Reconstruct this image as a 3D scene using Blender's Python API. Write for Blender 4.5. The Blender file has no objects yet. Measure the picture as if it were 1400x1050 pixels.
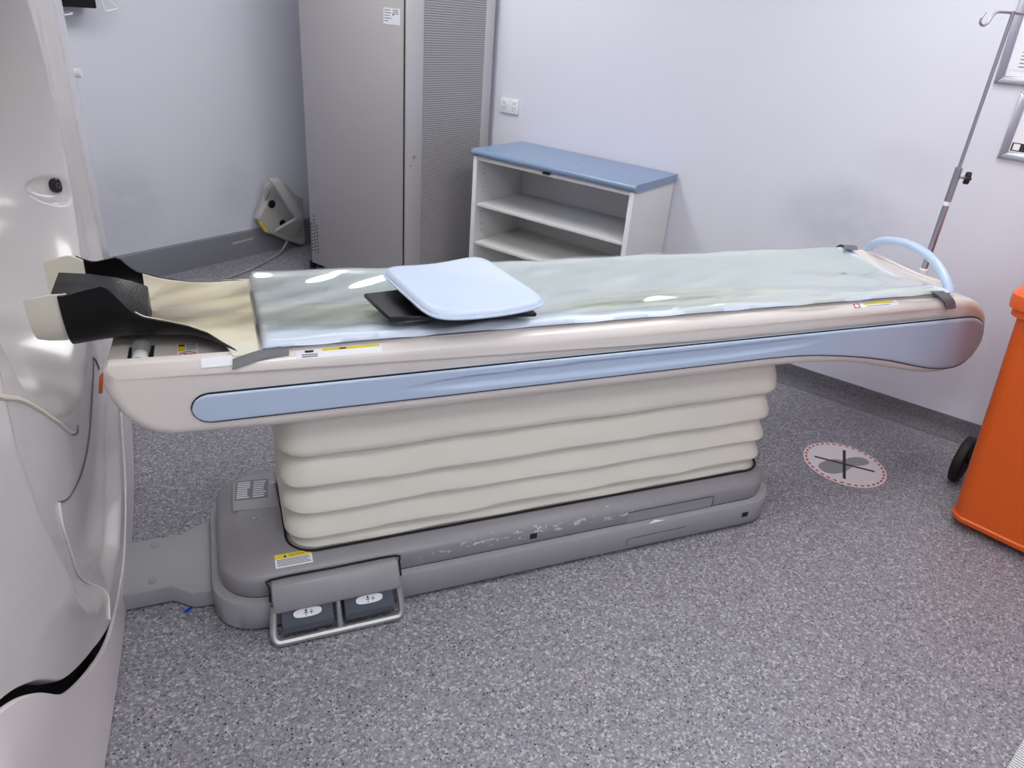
import bpy, bmesh, math, random
from mathutils import Vector, Matrix
random.seed(4)
S = bpy.context.scene
COL = S.collection
# ---------------------------------------------------------------- camera, world, exposure
# world frame: X along the patient table (away from the scanner), Y across it, Z up, origin on the floor below the camera
cam_d = bpy.data.cameras.new('camera')
cam_d.sensor_fit = 'HORIZONTAL'; cam_d.sensor_width = 36.0
cam_d.lens = 986.344 / 1400 * 36
cam_d.shift_x = (700 - 731.277) / 1400; cam_d.shift_y = (513.232 - 525) / 1400
cam_d.clip_start = 0.05; cam_d.clip_end = 50
cam = bpy.data.objects.new('camera', cam_d); COL.objects.link(cam)
rt, up, bk_ = (0.921182, -0.379057, 0.087969), (0.100418, 0.449972, 0.887379), (-0.375951, -0.808604, 0.452571)
cam.matrix_world = Matrix(((rt[0], up[0], bk_[0], 0), (rt[1], up[1], bk_[1], 0), (rt[2], up[2], bk_[2], 1.6), (0, 0, 0, 1)))
S.camera = cam
wd = bpy.data.worlds.new('world'); S.world = wd; wd.use_nodes = True
wd.node_tree.nodes['Background'].inputs[0].default_value = (0.05, 0.05, 0.055, 1)
wd.node_tree.nodes['Background'].inputs[1].default_value = 0.3
vs = S.view_settings
vs.view_transform = 'Standard'; vs.look = 'None'; vs.gamma = 1.0; vs.use_curve_mapping = False
vs.exposure = 0.22
S.cycles.use_denoising = True
S.cycles.max_bounces = 10; S.cycles.transparent_max_bounces = 16
LAMP = 10.0
LAMP_COL = (0.985, 1.0, 0.99)
# room axes: RL points into the back wall, RB points into the left wall
RL = Vector((0.8443, 0.5359, 0)); RB = Vector((-0.5359, 0.8443, 0))
L_BACK, B_LEFT, L_FRONT, B_RIGHT, CEIL = 3.5376, 4.049, -2.3, -2.4, 2.7
ROT_BACK, ROT_LEFT = math.radians(-57.6), math.radians(32.4)
def W(l, b, z=0): return RL * l + RB * b + Vector((0, 0, z))
LIGHTS = [(2.45, 2.55, 0), (2.45, 0.2, 0), (0.15, 2.3, 0), (0.15, 0.0, 0), (0.2, -1.7, 0), (-1.5, 1.0, 0)]

# ---------------------------------------------------------------- materials
def lin(c):
    return tuple(((x / 255) / 12.92 if x / 255 <= 0.04045 else ((x / 255 + 0.055) / 1.055) ** 2.4) for x in c)
def mat(name, rgb, rough=0.5, metal=0.0, var=0.0, vscale=6.0, bump=0.0, bscale=60.0, coat=0.0, spec=0.5):
    m = bpy.data.materials.new(name); m.use_nodes = True
    nt = m.node_tree; b = nt.nodes['Principled BSDF']
    c = lin(rgb) + (1,)
    b.inputs['Base Color'].default_value = c
    b.inputs['Roughness'].default_value = rough; b.inputs['Metallic'].default_value = metal
    b.inputs['Coat Weight'].default_value = coat; b.inputs['Coat Roughness'].default_value = 0.08
    b.inputs['Specular IOR Level'].default_value = spec
    if var or bump:
        tc = nt.nodes.new('ShaderNodeTexCoord')
    if var:
        n = nt.nodes.new('ShaderNodeTexNoise'); n.inputs['Scale'].default_value = vscale; n.inputs['Detail'].default_value = 5
        nt.links.new(tc.outputs['Object'], n.inputs['Vector'])
        mx = nt.nodes.new('ShaderNodeMix'); mx.data_type = 'RGBA'
        mx.inputs['A'].default_value = tuple(x * (1 - var) for x in c[:3]) + (1,)
        mx.inputs['B'].default_value = tuple(min(1, x * (1 + var)) for x in c[:3]) + (1,)
        nt.links.new(n.outputs['Fac'], mx.inputs['Factor']); nt.links.new(mx.outputs['Result'], b.inputs['Base Color'])
    if bump:
        n2 = nt.nodes.new('ShaderNodeTexNoise'); n2.inputs['Scale'].default_value = bscale; n2.inputs['Detail'].default_value = 3
        nt.links.new(tc.outputs['Object'], n2.inputs['Vector'])
        bp = nt.nodes.new('ShaderNodeBump'); bp.inputs['Strength'].default_value = bump; bp.inputs['Distance'].default_value = 0.004
        nt.links.new(n2.outputs['Fac'], bp.inputs['Height']); nt.links.new(bp.outputs['Normal'], b.inputs['Normal'])
    return m
def ramp(nt, stops, interp='LINEAR'):
    r = nt.nodes.new('ShaderNodeValToRGB'); cr = r.color_ramp; cr.interpolation = interp
    while len(cr.elements) < len(stops): cr.elements.new(0.5)
    for e, (p, c) in zip(cr.elements, stops): e.position = p; e.color = tuple(c) + (1,)
    return r
def emis(name, rgb, st):
    m = bpy.data.materials.new(name); m.use_nodes = True; b = m.node_tree.nodes['Principled BSDF']
    b.inputs['Base Color'].default_value = (0.8, 0.8, 0.8, 1)
    b.inputs['Emission Color'].default_value = tuple(rgb) + (1,); b.inputs['Emission Strength'].default_value = st
    return m
def floor_mat(name, base, dark, light, rough=0.42):
    m = bpy.data.materials.new(name); m.use_nodes = True; nt = m.node_tree; b = nt.nodes['Principled BSDF']
    tc = nt.nodes.new('ShaderNodeTexCoord')
    def vor(scale):
        v = nt.nodes.new('ShaderNodeTexVoronoi'); v.inputs['Scale'].default_value = scale
        nt.links.new(tc.outputs['Object'], v.inputs['Vector']); return v
    v1 = vor(165); v2 = vor(330); v3 = vor(110)
    sp1 = nt.nodes.new('ShaderNodeSeparateColor'); nt.links.new(v1.outputs['Color'], sp1.inputs[0])
    sp2 = nt.nodes.new('ShaderNodeSeparateColor'); nt.links.new(v2.outputs['Color'], sp2.inputs[0])
    sp3 = nt.nodes.new('ShaderNodeSeparateColor'); nt.links.new(v3.outputs['Color'], sp3.inputs[0])
    B, D, Li = lin(base), lin(dark), lin(light)
    mid = tuple((x + y) / 2 for x, y in zip(B, D)); lm = tuple((x + y) / 2 for x, y in zip(B, Li))
    r1 = ramp(nt, [(0, D), (0.12, mid), (0.3, B), (0.66, B), (0.78, lm), (0.92, Li)], 'CONSTANT')
    nt.links.new(sp1.outputs[0], r1.inputs[0])
    r2 = ramp(nt, [(0, mid), (0.25, B), (0.75, lm)], 'CONSTANT'); nt.links.new(sp2.outputs[0], r2.inputs[0])
    mx = nt.nodes.new('ShaderNodeMix'); mx.data_type = 'RGBA'; mx.inputs['Factor'].default_value = 0.4
    nt.links.new(r1.outputs[0], mx.inputs['A']); nt.links.new(r2.outputs[0], mx.inputs['B'])
    # sparse near-black chips
    lt = nt.nodes.new('ShaderNodeMath'); lt.operation = 'LESS_THAN'; lt.inputs[1].default_value = 0.10
    nt.links.new(sp3.outputs[0], lt.inputs[0])
    ds = nt.nodes.new('ShaderNodeMath'); ds.operation = 'LESS_THAN'; ds.inputs[1].default_value = 0.3
    nt.links.new(v3.outputs['Distance'], ds.inputs[0])
    mu = nt.nodes.new('ShaderNodeMath'); mu.operation = 'MULTIPLY'
    nt.links.new(lt.outputs[0], mu.inputs[0]); nt.links.new(ds.outputs[0], mu.inputs[1])
    mx2 = nt.nodes.new('ShaderNodeMix'); mx2.data_type = 'RGBA'; mx2.inputs['B'].default_value = lin((48, 46, 52)) + (1,)
    nt.links.new(mu.outputs[0], mx2.inputs['Factor']); nt.links.new(mx.outputs['Result'], mx2.inputs['A'])
    nt.links.new(mx2.outputs['Result'], b.inputs['Base Color'])
    b.inputs['Roughness'].default_value = rough; b.inputs['Specular IOR Level'].default_value = 0.35
    return m
def wall_mat(name, rgb, stains):
    """painted wall; stains = list of (world centre, radii along the wall and up, strength): rubbed dirty patches"""
    m = bpy.data.materials.new(name); m.use_nodes = True; nt = m.node_tree; b = nt.nodes['Principled BSDF']
    geo = nt.nodes.new('ShaderNodeNewGeometry'); prev = None
    no = nt.nodes.new('ShaderNodeTexNoise'); no.inputs['Scale'].default_value = 5; no.inputs['Detail'].default_value = 7; no.inputs['Roughness'].default_value = 0.65
    mp0 = nt.nodes.new('ShaderNodeMapping'); mp0.inputs['Scale'].default_value = (1, 1, 1.8)
    nt.links.new(geo.outputs['Position'], mp0.inputs[0]); nt.links.new(mp0.outputs[0], no.inputs['Vector'])
    nr = nt.nodes.new('ShaderNodeMapRange'); nr.inputs['From Min'].default_value = 0.15; nr.inputs['From Max'].default_value = 0.75
    nt.links.new(no.outputs['Fac'], nr.inputs['Value'])
    for c, rh, rv, st in stains:
        sub = nt.nodes.new('ShaderNodeVectorMath'); sub.operation = 'SUBTRACT'; sub.inputs[1].default_value = tuple(c)
        nt.links.new(geo.outputs['Position'], sub.inputs[0])
        sc = nt.nodes.new('ShaderNodeVectorMath'); sc.operation = 'MULTIPLY'; sc.inputs[1].default_value = (1 / rh, 1 / rh, 1 / rv)
        nt.links.new(sub.outputs[0], sc.inputs[0])
        ln = nt.nodes.new('ShaderNodeVectorMath'); ln.operation = 'LENGTH'; nt.links.new(sc.outputs[0], ln.inputs[0])
        mr = nt.nodes.new('ShaderNodeMapRange'); mr.interpolation_type = 'SMOOTHSTEP'
        mr.inputs['From Min'].default_value = 1.0; mr.inputs['From Max'].default_value = 0.2
        mr.inputs['To Max'].default_value = st
        nt.links.new(ln.outputs['Value'], mr.inputs['Value'])
        if prev is None: prev = mr.outputs[0]
        else:
            ad = nt.nodes.new('ShaderNodeMath'); ad.operation = 'MAXIMUM'
            nt.links.new(prev, ad.inputs[0]); nt.links.new(mr.outputs[0], ad.inputs[1]); prev = ad.outputs[0]
    mx = nt.nodes.new('ShaderNodeMix'); mx.data_type = 'RGBA'
    mx.inputs['A'].default_value = lin(rgb) + (1,); mx.inputs['B'].default_value = lin((125, 125, 138)) + (1,)
    if prev is not None:
        mu = nt.nodes.new('ShaderNodeMath'); mu.operation = 'MULTIPLY'
        nt.links.new(prev, mu.inputs[0]); nt.links.new(nr.outputs[0], mu.inputs[1]); nt.links.new(mu.outputs[0], mx.inputs['Factor'])
    else: mx.inputs['Factor'].default_value = 0
    nt.links.new(mx.outputs['Result'], b.inputs['Base Color'])
    b.inputs['Roughness'].default_value = 0.38; b.inputs['Specular IOR Level'].default_value = 0.4
    return m
M = {}
M['floor'] = floor_mat('speckled vinyl floor', (139, 136, 144), (88, 86, 94), (204, 201, 206))
M['cove'] = floor_mat('speckled vinyl coving', (112, 110, 116), (84, 82, 88), (132, 129, 135))
M['skirt'] = mat('grey skirting', (128, 129, 137), 0.4, var=0.06, vscale=5)
M['ceiling'] = mat('white ceiling', (232, 232, 236), 0.8)
M['wall_back'] = wall_mat('back wall paint', (222, 222, 233), [((2.62, 2.48, 0.86), 0.40, 0.26, 0.30), ((2.72, 2.32, 1.12), 0.25, 0.16, 0.14), ((2.55, 2.58, 0.42), 0.45, 0.25, 0.45), ((2.3, 2.98, 0.35), 0.35, 0.3, 0.35)])
M['wall_left'] = wall_mat('left wall paint', (218, 219, 230), [((0.1, 4.86, 0.42), 0.22, 0.25, 0.22), ((-0.50, 4.48, 0.42), 0.30, 0.35, 0.25)])
M['wall'] = wall_mat('wall paint', (222, 222, 236), [])
M['gantry'] = mat('glossy pale grey shell', (214, 209, 208), 0.2, var=0.025, vscale=3, coat=0.4)
M['gantry2'] = mat('pale lower cover', (226, 219, 219), 0.3, var=0.03, vscale=4)
M['dark'] = mat('dark gap', (18, 18, 20), 0.8)
M['seamw'] = mat('light seam edge', (222, 218, 216), 0.4)
M['seamd'] = mat('seam line', (112, 108, 110), 0.6)
M['cream_strip'] = mat('cream strip', (226, 220, 200), 0.45)
M['tbody'] = mat('warm white table shell', (228, 221, 215), 0.27, var=0.02, vscale=4, coat=0.2)
M['blue'] = mat('pale blue side panel', (184, 201, 224), 0.25, var=0.02, vscale=3, coat=0.2)
M['deck'] = mat('grey deck', (192, 189, 189), 0.35)
M['grey'] = mat('grey base plastic', (146, 144, 147), 0.4, var=0.05, vscale=8)
M['grey_lt'] = mat('lighter grey plastic', (156, 155, 158), 0.42, var=0.05, vscale=8)
M['bellows'] = mat('cream bellows fabric', (226, 223, 210), 0.5, var=0.03, vscale=5, bump=0.12, bscale=22)
M['white'] = mat('white plastic', (232, 232, 234), 0.4)
M['label'] = mat('white sticker', (235, 235, 240), 0.4)
M['yellow'] = mat('yellow print', (226, 206, 40), 0.5)
M['black'] = mat('black plastic', (16, 15, 18), 0.3)
M['print'] = mat('dark print', (40, 40, 46), 0.6)
M['greyprint'] = mat('grey print', (120, 120, 130), 0.6)
M['red'] = mat('red print', (196, 52, 52), 0.6)
M['blackfoam'] = mat('black coated foam', (6, 5, 7), 0.35, bump=0.2, bscale=140, spec=0.3)
M['cream'] = mat('cream foam liner', (232, 224, 205), 0.55, var=0.06, vscale=10)
M['creamw'] = mat('pale cream moulded shell', (226, 222, 206), 0.4)
M['pad'] = mat('pale blue vinyl', (214, 225, 240), 0.35, var=0.03, vscale=8, bump=0.35, bscale=16)
M['pad2'] = mat('pale blue cushion vinyl', (200, 213, 234), 0.38, bump=0.2, bscale=22)
M['strap'] = mat('dark grey strap', (104, 104, 108), 0.45)
M['pedal'] = mat('slate pedal rubber', (78, 84, 92), 0.3)
M['metal'] = mat('brushed grey metal', (168, 168, 168), 0.3, 0.6, var=0.08, vscale=30)
M['chrome'] = mat('chrome', (190, 190, 196), 0.12, 1.0)
M['chromed'] = mat('worn steel', (178, 178, 184), 0.3, 1.0)
M['handle'] = mat('blue grey tube', (186, 202, 226), 0.3, coat=0.3)
M['cab'] = mat('grey powder coat', (178, 174, 175), 0.42, var=0.02, vscale=2)
M['cab_edge'] = mat('grey cabinet frame', (188, 185, 187), 0.45)
M['benchblue'] = mat('blue laminate', (127, 147, 176), 0.3, var=0.04, vscale=6)
M['melamine'] = mat('off white melamine', (224, 222, 222), 0.4, var=0.02, vscale=4)
M['shelf'] = mat('white shelf board', (228, 227, 226), 0.4)
M['housing'] = mat('grey moulded housing', (178, 176, 172), 0.35)
M['cable'] = mat('grey cable', (150, 150, 152), 0.5)
M['orange'] = mat('orange bin plastic', (222, 92, 20), 0.4, var=0.06, vscale=2.5)
M['orange_lid'] = mat('orange bin lid', (232, 100, 44), 0.35)
M['rubber'] = mat('black rubber', (10, 9, 11), 0.6)
M['alu'] = mat('brushed aluminium', (200, 200, 206), 0.28, 1.0)
M['paper'] = mat('paper', (238, 238, 244), 0.6)
M['pinkprint'] = mat('pink print', (206, 160, 168), 0.6)
M['orangeprint'] = mat('peach print', (238, 205, 170), 0.6)
M['tealprint'] = mat('pale teal print', (186, 205, 208), 0.6)
M['amber'] = mat('amber lens', (150, 72, 20), 0.25)
M['sticker'] = mat('pale floor sticker', (226, 218, 222), 0.4)
M['foot'] = mat('grey footprint print', (146, 144, 146), 0.5)
M['tape'] = mat('beige tape', (190, 172, 160), 0.6)
M['blueplastic'] = mat('blue scrap plastic', (20, 60, 200), 0.4)
M['mat_grey'] = mat('grey blue mat', (176, 178, 192), 0.6)
M['panel_light'] = emis('lamp diffuser', LAMP_COL, LAMP)
def worn_grey():
    m = mat('grey base plastic with chipped paint', (144, 142, 146), 0.38)
    nt = m.node_tree; b = nt.nodes['Principled BSDF']
    tc = nt.nodes.new('ShaderNodeTexCoord')
    mp = nt.nodes.new('ShaderNodeMapping'); mp.inputs['Scale'].default_value = (14, 14, 34); nt.links.new(tc.outputs['Object'], mp.inputs[0])
    n = nt.nodes.new('ShaderNodeTexNoise'); n.inputs['Scale'].default_value = 1.6; n.inputs['Detail'].default_value = 7; n.inputs['Roughness'].default_value = 0.7; n.inputs['Distortion'].default_value = 0.6
    nt.links.new(mp.outputs[0], n.inputs['Vector'])
    # scuffed zone on the near flank: object x from -0.55 to 0.42, z 0.115 to 0.17
    sx = nt.nodes.new('ShaderNodeSeparateXYZ'); nt.links.new(tc.outputs['Object'], sx.inputs[0])
    def rng(src, a, b_, c, d):
        o = []
        for lo, hi in ((a, b_), (d, c)):
            r = nt.nodes.new('ShaderNodeMapRange'); r.inputs['From Min'].default_value = lo; r.inputs['From Max'].default_value = hi
            nt.links.new(src, r.inputs['Value']); o.append(r.outputs[0])
        mm = nt.nodes.new('ShaderNodeMath'); mm.operation = 'MULTIPLY'; nt.links.new(o[0], mm.inputs[0]); nt.links.new(o[1], mm.inputs[1]); return mm.outputs[0]
    zx = rng(sx.outputs[0], -0.62, -0.3, 0.05, 0.55); zz = rng(sx.outputs[2], 0.112, 0.145, 0.155, 0.18); 
    zm = nt.nodes.new('ShaderNodeMath'); zm.operation = 'MULTIPLY'; nt.links.new(zx, zm.inputs[0]); nt.links.new(zz, zm.inputs[1])
    sub = nt.nodes.new('ShaderNodeMath'); sub.operation = 'MULTIPLY_ADD'; sub.inputs[1].default_value = 0.16; nt.links.new(zm.outputs[0], sub.inputs[0]); nt.links.new(n.outputs['Fac'], sub.inputs[2])
    gt = nt.nodes.new('ShaderNodeMath'); gt.operation = 'GREATER_THAN'; gt.inputs[1].default_value = 0.70; nt.links.new(sub.outputs[0], gt.inputs[0])
    mx = nt.nodes.new('ShaderNodeMix'); mx.data_type = 'RGBA'; mx.inputs['A'].default_value = lin((144, 142, 146)) + (1,); mx.inputs['B'].default_value = lin((205, 202, 200)) + (1,)
    nt.links.new(gt.outputs[0], mx.inputs['Factor']); nt.links.new(mx.outputs['Result'], b.inputs['Base Color'])
    return m
M['worn'] = worn_grey()
def perf_mat():
    """sheet metal with rows of punched holes, 11.5 mm pitch"""
    m = mat('perforated grey sheet', (178, 174, 175), 0.45); nt = m.node_tree; b = nt.nodes['Principled BSDF']
    tc = nt.nodes.new('ShaderNodeTexCoord')
    mp = nt.nodes.new('ShaderNodeMapping'); mp.inputs['Scale'].default_value = (1, 1 / 0.0125, 1 / 0.0112); nt.links.new(tc.outputs['Object'], mp.inputs[0])
    sx = nt.nodes.new('ShaderNodeSeparateXYZ'); nt.links.new(mp.outputs[0], sx.inputs[0])
    def fr(s):
        f = nt.nodes.new('ShaderNodeMath'); f.operation = 'FRACT'; nt.links.new(s, f.inputs[0])
        g = nt.nodes.new('ShaderNodeMath'); g.operation = 'SUBTRACT'; g.inputs[1].default_value = 0.5; nt.links.new(f.outputs[0], g.inputs[0])
        h = nt.nodes.new('ShaderNodeMath'); h.operation = 'MULTIPLY'; nt.links.new(g.outputs[0], h.inputs[0]); nt.links.new(g.outputs[0], h.inputs[1]); return h.outputs[0]
    a = nt.nodes.new('ShaderNodeMath'); a.operation = 'ADD'; nt.links.new(fr(sx.outputs[1]), a.inputs[0]); nt.links.new(fr(sx.outputs[2]), a.inputs[1])
    lt = nt.nodes.new('ShaderNodeMath'); lt.operation = 'LESS_THAN'; lt.inputs[1].default_value = 0.085; nt.links.new(a.outputs[0], lt.inputs[0])
    mx = nt.nodes.new('ShaderNodeMix'); mx.data_type = 'RGBA'; mx.inputs['A'].default_value = lin((178, 174, 175)) + (1,); mx.inputs['B'].default_value = lin((38, 36, 40)) + (1,)
    nt.links.new(lt.outputs[0], mx.inputs['Factor']); nt.links.new(mx.outputs['Result'], b.inputs['Base Color'])
    return m
M['perf'] = perf_mat()
def sheet_mat():
    m = bpy.data.materials.new('clear vinyl sheet'); m.use_nodes = True; nt = m.node_tree
    nt.nodes.clear()
    out = nt.nodes.new('ShaderNodeOutputMaterial')
    tr = nt.nodes.new('ShaderNodeBsdfTransparent'); tr.inputs[0].default_value = (0.975, 0.955, 0.870, 1)
    gl = nt.nodes.new('ShaderNodeBsdfGlossy'); gl.inputs['Roughness'].default_value = 0.06; gl.inputs['Color'].default_value = (1, 1, 1, 1)
    fr = nt.nodes.new('ShaderNodeFresnel'); fr.inputs[0].default_value = 1.48
    tc = nt.nodes.new('ShaderNodeTexCoord'); no = nt.nodes.new('ShaderNodeTexNoise'); no.inputs['Scale'].default_value = 9; no.inputs['Detail'].default_value = 2
    nt.links.new(tc.outputs['Object'], no.inputs['Vector'])
    bp = nt.nodes.new('ShaderNodeBump'); bp.inputs['Strength'].default_value = 0.12; bp.inputs['Distance'].default_value = 0.01
    nt.links.new(no.outputs['Fac'], bp.inputs['Height']); pass
    mx = nt.nodes.new('ShaderNodeMixShader'); nt.links.new(fr.outputs[0], mx.inputs[0]); nt.links.new(tr.outputs[0], mx.inputs[1]); nt.links.new(gl.outputs[0], mx.inputs[2])
    nt.links.new(mx.outputs[0], out.inputs[0])
    return m
M['sheet'] = sheet_mat()

# ---------------------------------------------------------------- helpers
OFF = {}
def link_mesh(name, verts, faces, m, parent=None, smooth=40, mats=None, fmat=None, recalc=True):
    off = OFF.get(parent.name, Vector()) if parent else Vector()
    me = bpy.data.meshes.new(name)
    me.from_pydata([tuple(Vector(v) - off) for v in verts], [], faces)
    for x in (mats or [m]): me.materials.append(x)
    if fmat: me.polygons.foreach_set('material_index', fmat)
    if recalc:
        bm = bmesh.new(); bm.from_mesh(me); bmesh.ops.recalc_face_normals(bm, faces=bm.faces); bm.to_mesh(me); bm.free()
    if smooth:
        me.polygons.foreach_set('use_smooth', [True] * len(me.polygons))
        me.set_sharp_from_angle(angle=math.radians(smooth))
    o = bpy.data.objects.new(name, me); COL.objects.link(o)
    if parent:
        o.parent = parent
        if parent.name in OFF: OFF[o.name] = OFF[parent.name]
    return o
def tag(o, label=None, cat=None, group=None, kind=None):
    if label: o['label'] = label
    if cat: o['category'] = cat
    if group: o['group'] = group
    if kind: o['kind'] = kind
    return o
def thing(name, label, cat, loc=(0, 0, 0), rotz=0.0, group=None, world=False):
    """Empty at the base of a thing; world=True: its parts are written in world coordinates"""
    o = bpy.data.objects.new(name, None); COL.objects.link(o); o.empty_display_size = 0.1
    o.location = loc; o.rotation_euler = (0, 0, rotz)
    OFF[o.name] = Vector(loc) if world else Vector()
    return tag(o, label, cat, group)
class MB:
    def __init__(s): s.v = []; s.f = []
    def add(s, vs_, fs):
        n = len(s.v); s.v += [Vector(x) for x in vs_]; s.f += [tuple(i + n for i in f) for f in fs]; return s
    def bmadd(s, bm):
        bm.verts.ensure_lookup_table(); bm.verts.index_update()
        r = s.add([v.co.copy() for v in bm.verts], [[v.index for v in f.verts] for f in bm.faces]); bm.free(); return r
    def box(s, a, b, bev=0.0, seg=2, fn=None):
        bm = bmesh.new(); bmesh.ops.create_cube(bm, size=1)
        for v in bm.verts:
            v.co = Vector([(a[i] + b[i]) / 2 + v.co[i] * (b[i] - a[i]) for i in range(3)])
        if bev: bmesh.ops.bevel(bm, geom=list(bm.edges), offset=bev, segments=seg, affect='EDGES', profile=0.5)
        if fn:
            for v in bm.verts: v.co = Vector(fn(v.co))
        return s.bmadd(bm)
    def hexa(s, p8, bev=0.0, seg=2):
        """p8: bottom 4 (ccw) then top 4"""
        bm = bmesh.new(); v = [bm.verts.new(p) for p in p8]
        for f in ((0, 3, 2, 1), (4, 5, 6, 7), (0, 1, 5, 4), (1, 2, 6, 5), (2, 3, 7, 6), (3, 0, 4, 7)): bm.faces.new([v[i] for i in f])
        if bev: bmesh.ops.bevel(bm, geom=list(bm.edges), offset=bev, segments=seg, affect='EDGES', profile=0.5)
        return s.bmadd(bm)
    def prism(s, poly, fn, a, b, bev=0.0, seg=2):
        """extrude a 2-D polygon between a and b; fn(u, v, w) gives the point"""
        bm = bmesh.new()
        A = [bm.verts.new(fn(u, v, a)) for u, v in poly]; B_ = [bm.verts.new(fn(u, v, b)) for u, v in poly]
        n = len(poly); bm.faces.new(A[::-1]); bm.faces.new(B_)
        for i in range(n): bm.faces.new((A[i], A[(i + 1) % n], B_[(i + 1) % n], B_[i]))
        bmesh.ops.recalc_face_normals(bm, faces=bm.faces)
        if bev:
            es = [e for e in bm.edges if (e.verts[0] in A) == (e.verts[1] in A)]
            bmesh.ops.bevel(bm, geom=es, offset=bev, segments=seg, affect='EDGES', profile=0.5)
        return s.bmadd(bm)
    def loft(s, rings, cap0=True, cap1=True, closed=True):
        n = len(rings[0]); vs_ = [p for r in rings for p in r]; fs = []
        for k in range(len(rings) - 1):
            for i in range(n if closed else n - 1):
                j = (i + 1) % n; fs.append((k * n + i, k * n + j, (k + 1) * n + j, (k + 1) * n + i))
        if closed and cap0: fs.append(tuple(range(n))[::-1])
        if closed and cap1: fs.append(tuple((len(rings) - 1) * n + i for i in range(n)))
        return s.add(vs_, fs)
    def tube(s, path, r, n=10, closed=False, caps=True, flat=None):
        P = [Vector(p) for p in path]; m = len(P); rings = []; pn = None
        for i in range(m):
            t = (P[(i + 1) % m] - P[i - 1]) if closed else (P[min(i + 1, m - 1)] - P[max(i - 1, 0)])
            t.normalize()
            if pn is None:
                a = Vector((0, 0, 1)) if abs(t.z) < 0.9 else Vector((0, 1, 0)); pn = (a - t * a.dot(t)).normalized()
            else: pn = (pn - t * pn.dot(t)).normalized()
            bn = t.cross(pn); rr = r[i] if isinstance(r, (list, tuple)) else r
            f1, f2 = flat if flat else (1, 1)
            rings.append([P[i] + (pn * math.cos(2 * math.pi * k / n) * f1 + bn * math.sin(2 * math.pi * k / n) * f2) * rr for k in range(n)])
        if closed: rings.append(rings[0])
        return s.loft(rings, caps and not closed, caps and not closed)
    def cyl(s, a, b, r, n=16, r2=None): return s.tube([a, b], [r, r if r2 is None else r2], n)
    def grid(s, nu, nv, fn):
        vs_ = [fn(i / nu, j / nv) for i in range(nu + 1) for j in range(nv + 1)]
        return s.add(vs_, [(i * (nv + 1) + j, (i + 1) * (nv + 1) + j, (i + 1) * (nv + 1) + j + 1, i * (nv + 1) + j + 1) for i in range(nu) for j in range(nv)])
    def slab(s, nu, nv, top, bot):
        """closed sheet with thickness between two surfaces"""
        n0 = len(s.v); s.grid(nu, nv, top); n1 = len(s.v); s.grid(nu, nv, bot)
        idx = [i * (nv + 1) for i in range(nu + 1)] + [nu * (nv + 1) + j for j in range(1, nv + 1)] + [i * (nv + 1) + nv for i in range(nu - 1, -1, -1)] + [j for j in range(nv - 1, 0, -1)]
        for a, b in zip(idx, idx[1:] + idx[:1]): s.f.append((n0 + a, n0 + b, n1 + b, n1 + a))
        return s
    def quad(s, o, u, v, x0, y0, x1, y1, n=None, h=0.0):
        o = Vector(o); u = Vector(u); v = Vector(v); d = (n or u.cross(v).normalized()) * h
        return s.add([o + u * x0 + v * y0 + d, o + u * x1 + v * y0 + d, o + u * x1 + v * y1 + d, o + u * x0 + v * y1 + d], [(0, 1, 2, 3)])
    def out(s, name, m, parent=None, smooth=40, recalc=True): return link_mesh(name, s.v, s.f, m, parent, smooth, recalc=recalc)
def smooth(path, sub=6, closed=False):
    P = [Vector(p) for p in path]; o = []; n = len(P)
    for i in range(n if closed else n - 1):
        g = lambda k: P[k % n] if closed else P[max(0, min(n - 1, k))]
        a, b, c, d = g(i - 1), g(i), g(i + 1), g(i + 2)
        for k in range(sub):
            t = k / sub
            o.append(0.5 * ((2 * b) + (c - a) * t + (2 * a - 5 * b + 4 * c - d) * t * t + (3 * b - a - 3 * c + d) * t ** 3))
    if not closed: o.append(P[-1])
    return o
def interp(tab, x):
    if x <= tab[0][0]: return tab[0][1]
    for (a, b), (c, d) in zip(tab, tab[1:]):
        if x <= c: return b + (d - b) * (x - a) / (c - a)
    return tab[-1][1]
def sm(a, b, x):
    t = max(0., min(1., (x - a) / (b - a))); return t * t * (3 - 2 * t)
def rrect(x0, y0, x1, y1, r, n=8, z=0):
    o = []
    for cx, cy, a in ((x1 - r, y0 + r, -90), (x1 - r, y1 - r, 0), (x0 + r, y1 - r, 90), (x0 + r, y0 + r, 180)):
        for k in range(n + 1):
            t = math.radians(a + 90 * k / n); o.append(Vector((cx + r * math.cos(t), cy + r * math.sin(t), z)))
    return o
FONT = None
def text_mesh(name, body, o, u, v, size, m, parent, align='LEFT', h=0.0009):
    cu = bpy.data.curves.new('txt', 'FONT'); cu.body = body; cu.size = size; cu.align_x = align; cu.resolution_u = 2
    ob = bpy.data.objects.new('txt', cu); COL.objects.link(ob)
    dg = bpy.context.evaluated_depsgraph_get(); dg.update()
    me = bpy.data.meshes.new_from_object(ob.evaluated_get(dg))
    vs_ = [x.co.copy() for x in me.vertices]; fs = [tuple(p.vertices) for p in me.polygons]
    bpy.data.objects.remove(ob); bpy.data.curves.remove(cu); bpy.data.meshes.remove(me)
    u = Vector(u).normalized(); v = Vector(v).normalized(); n = u.cross(v)
    return link_mesh(name, [Vector(o) + u * p.x + v * p.y + n * h for p in vs_], fs, m, parent, 0)
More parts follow.
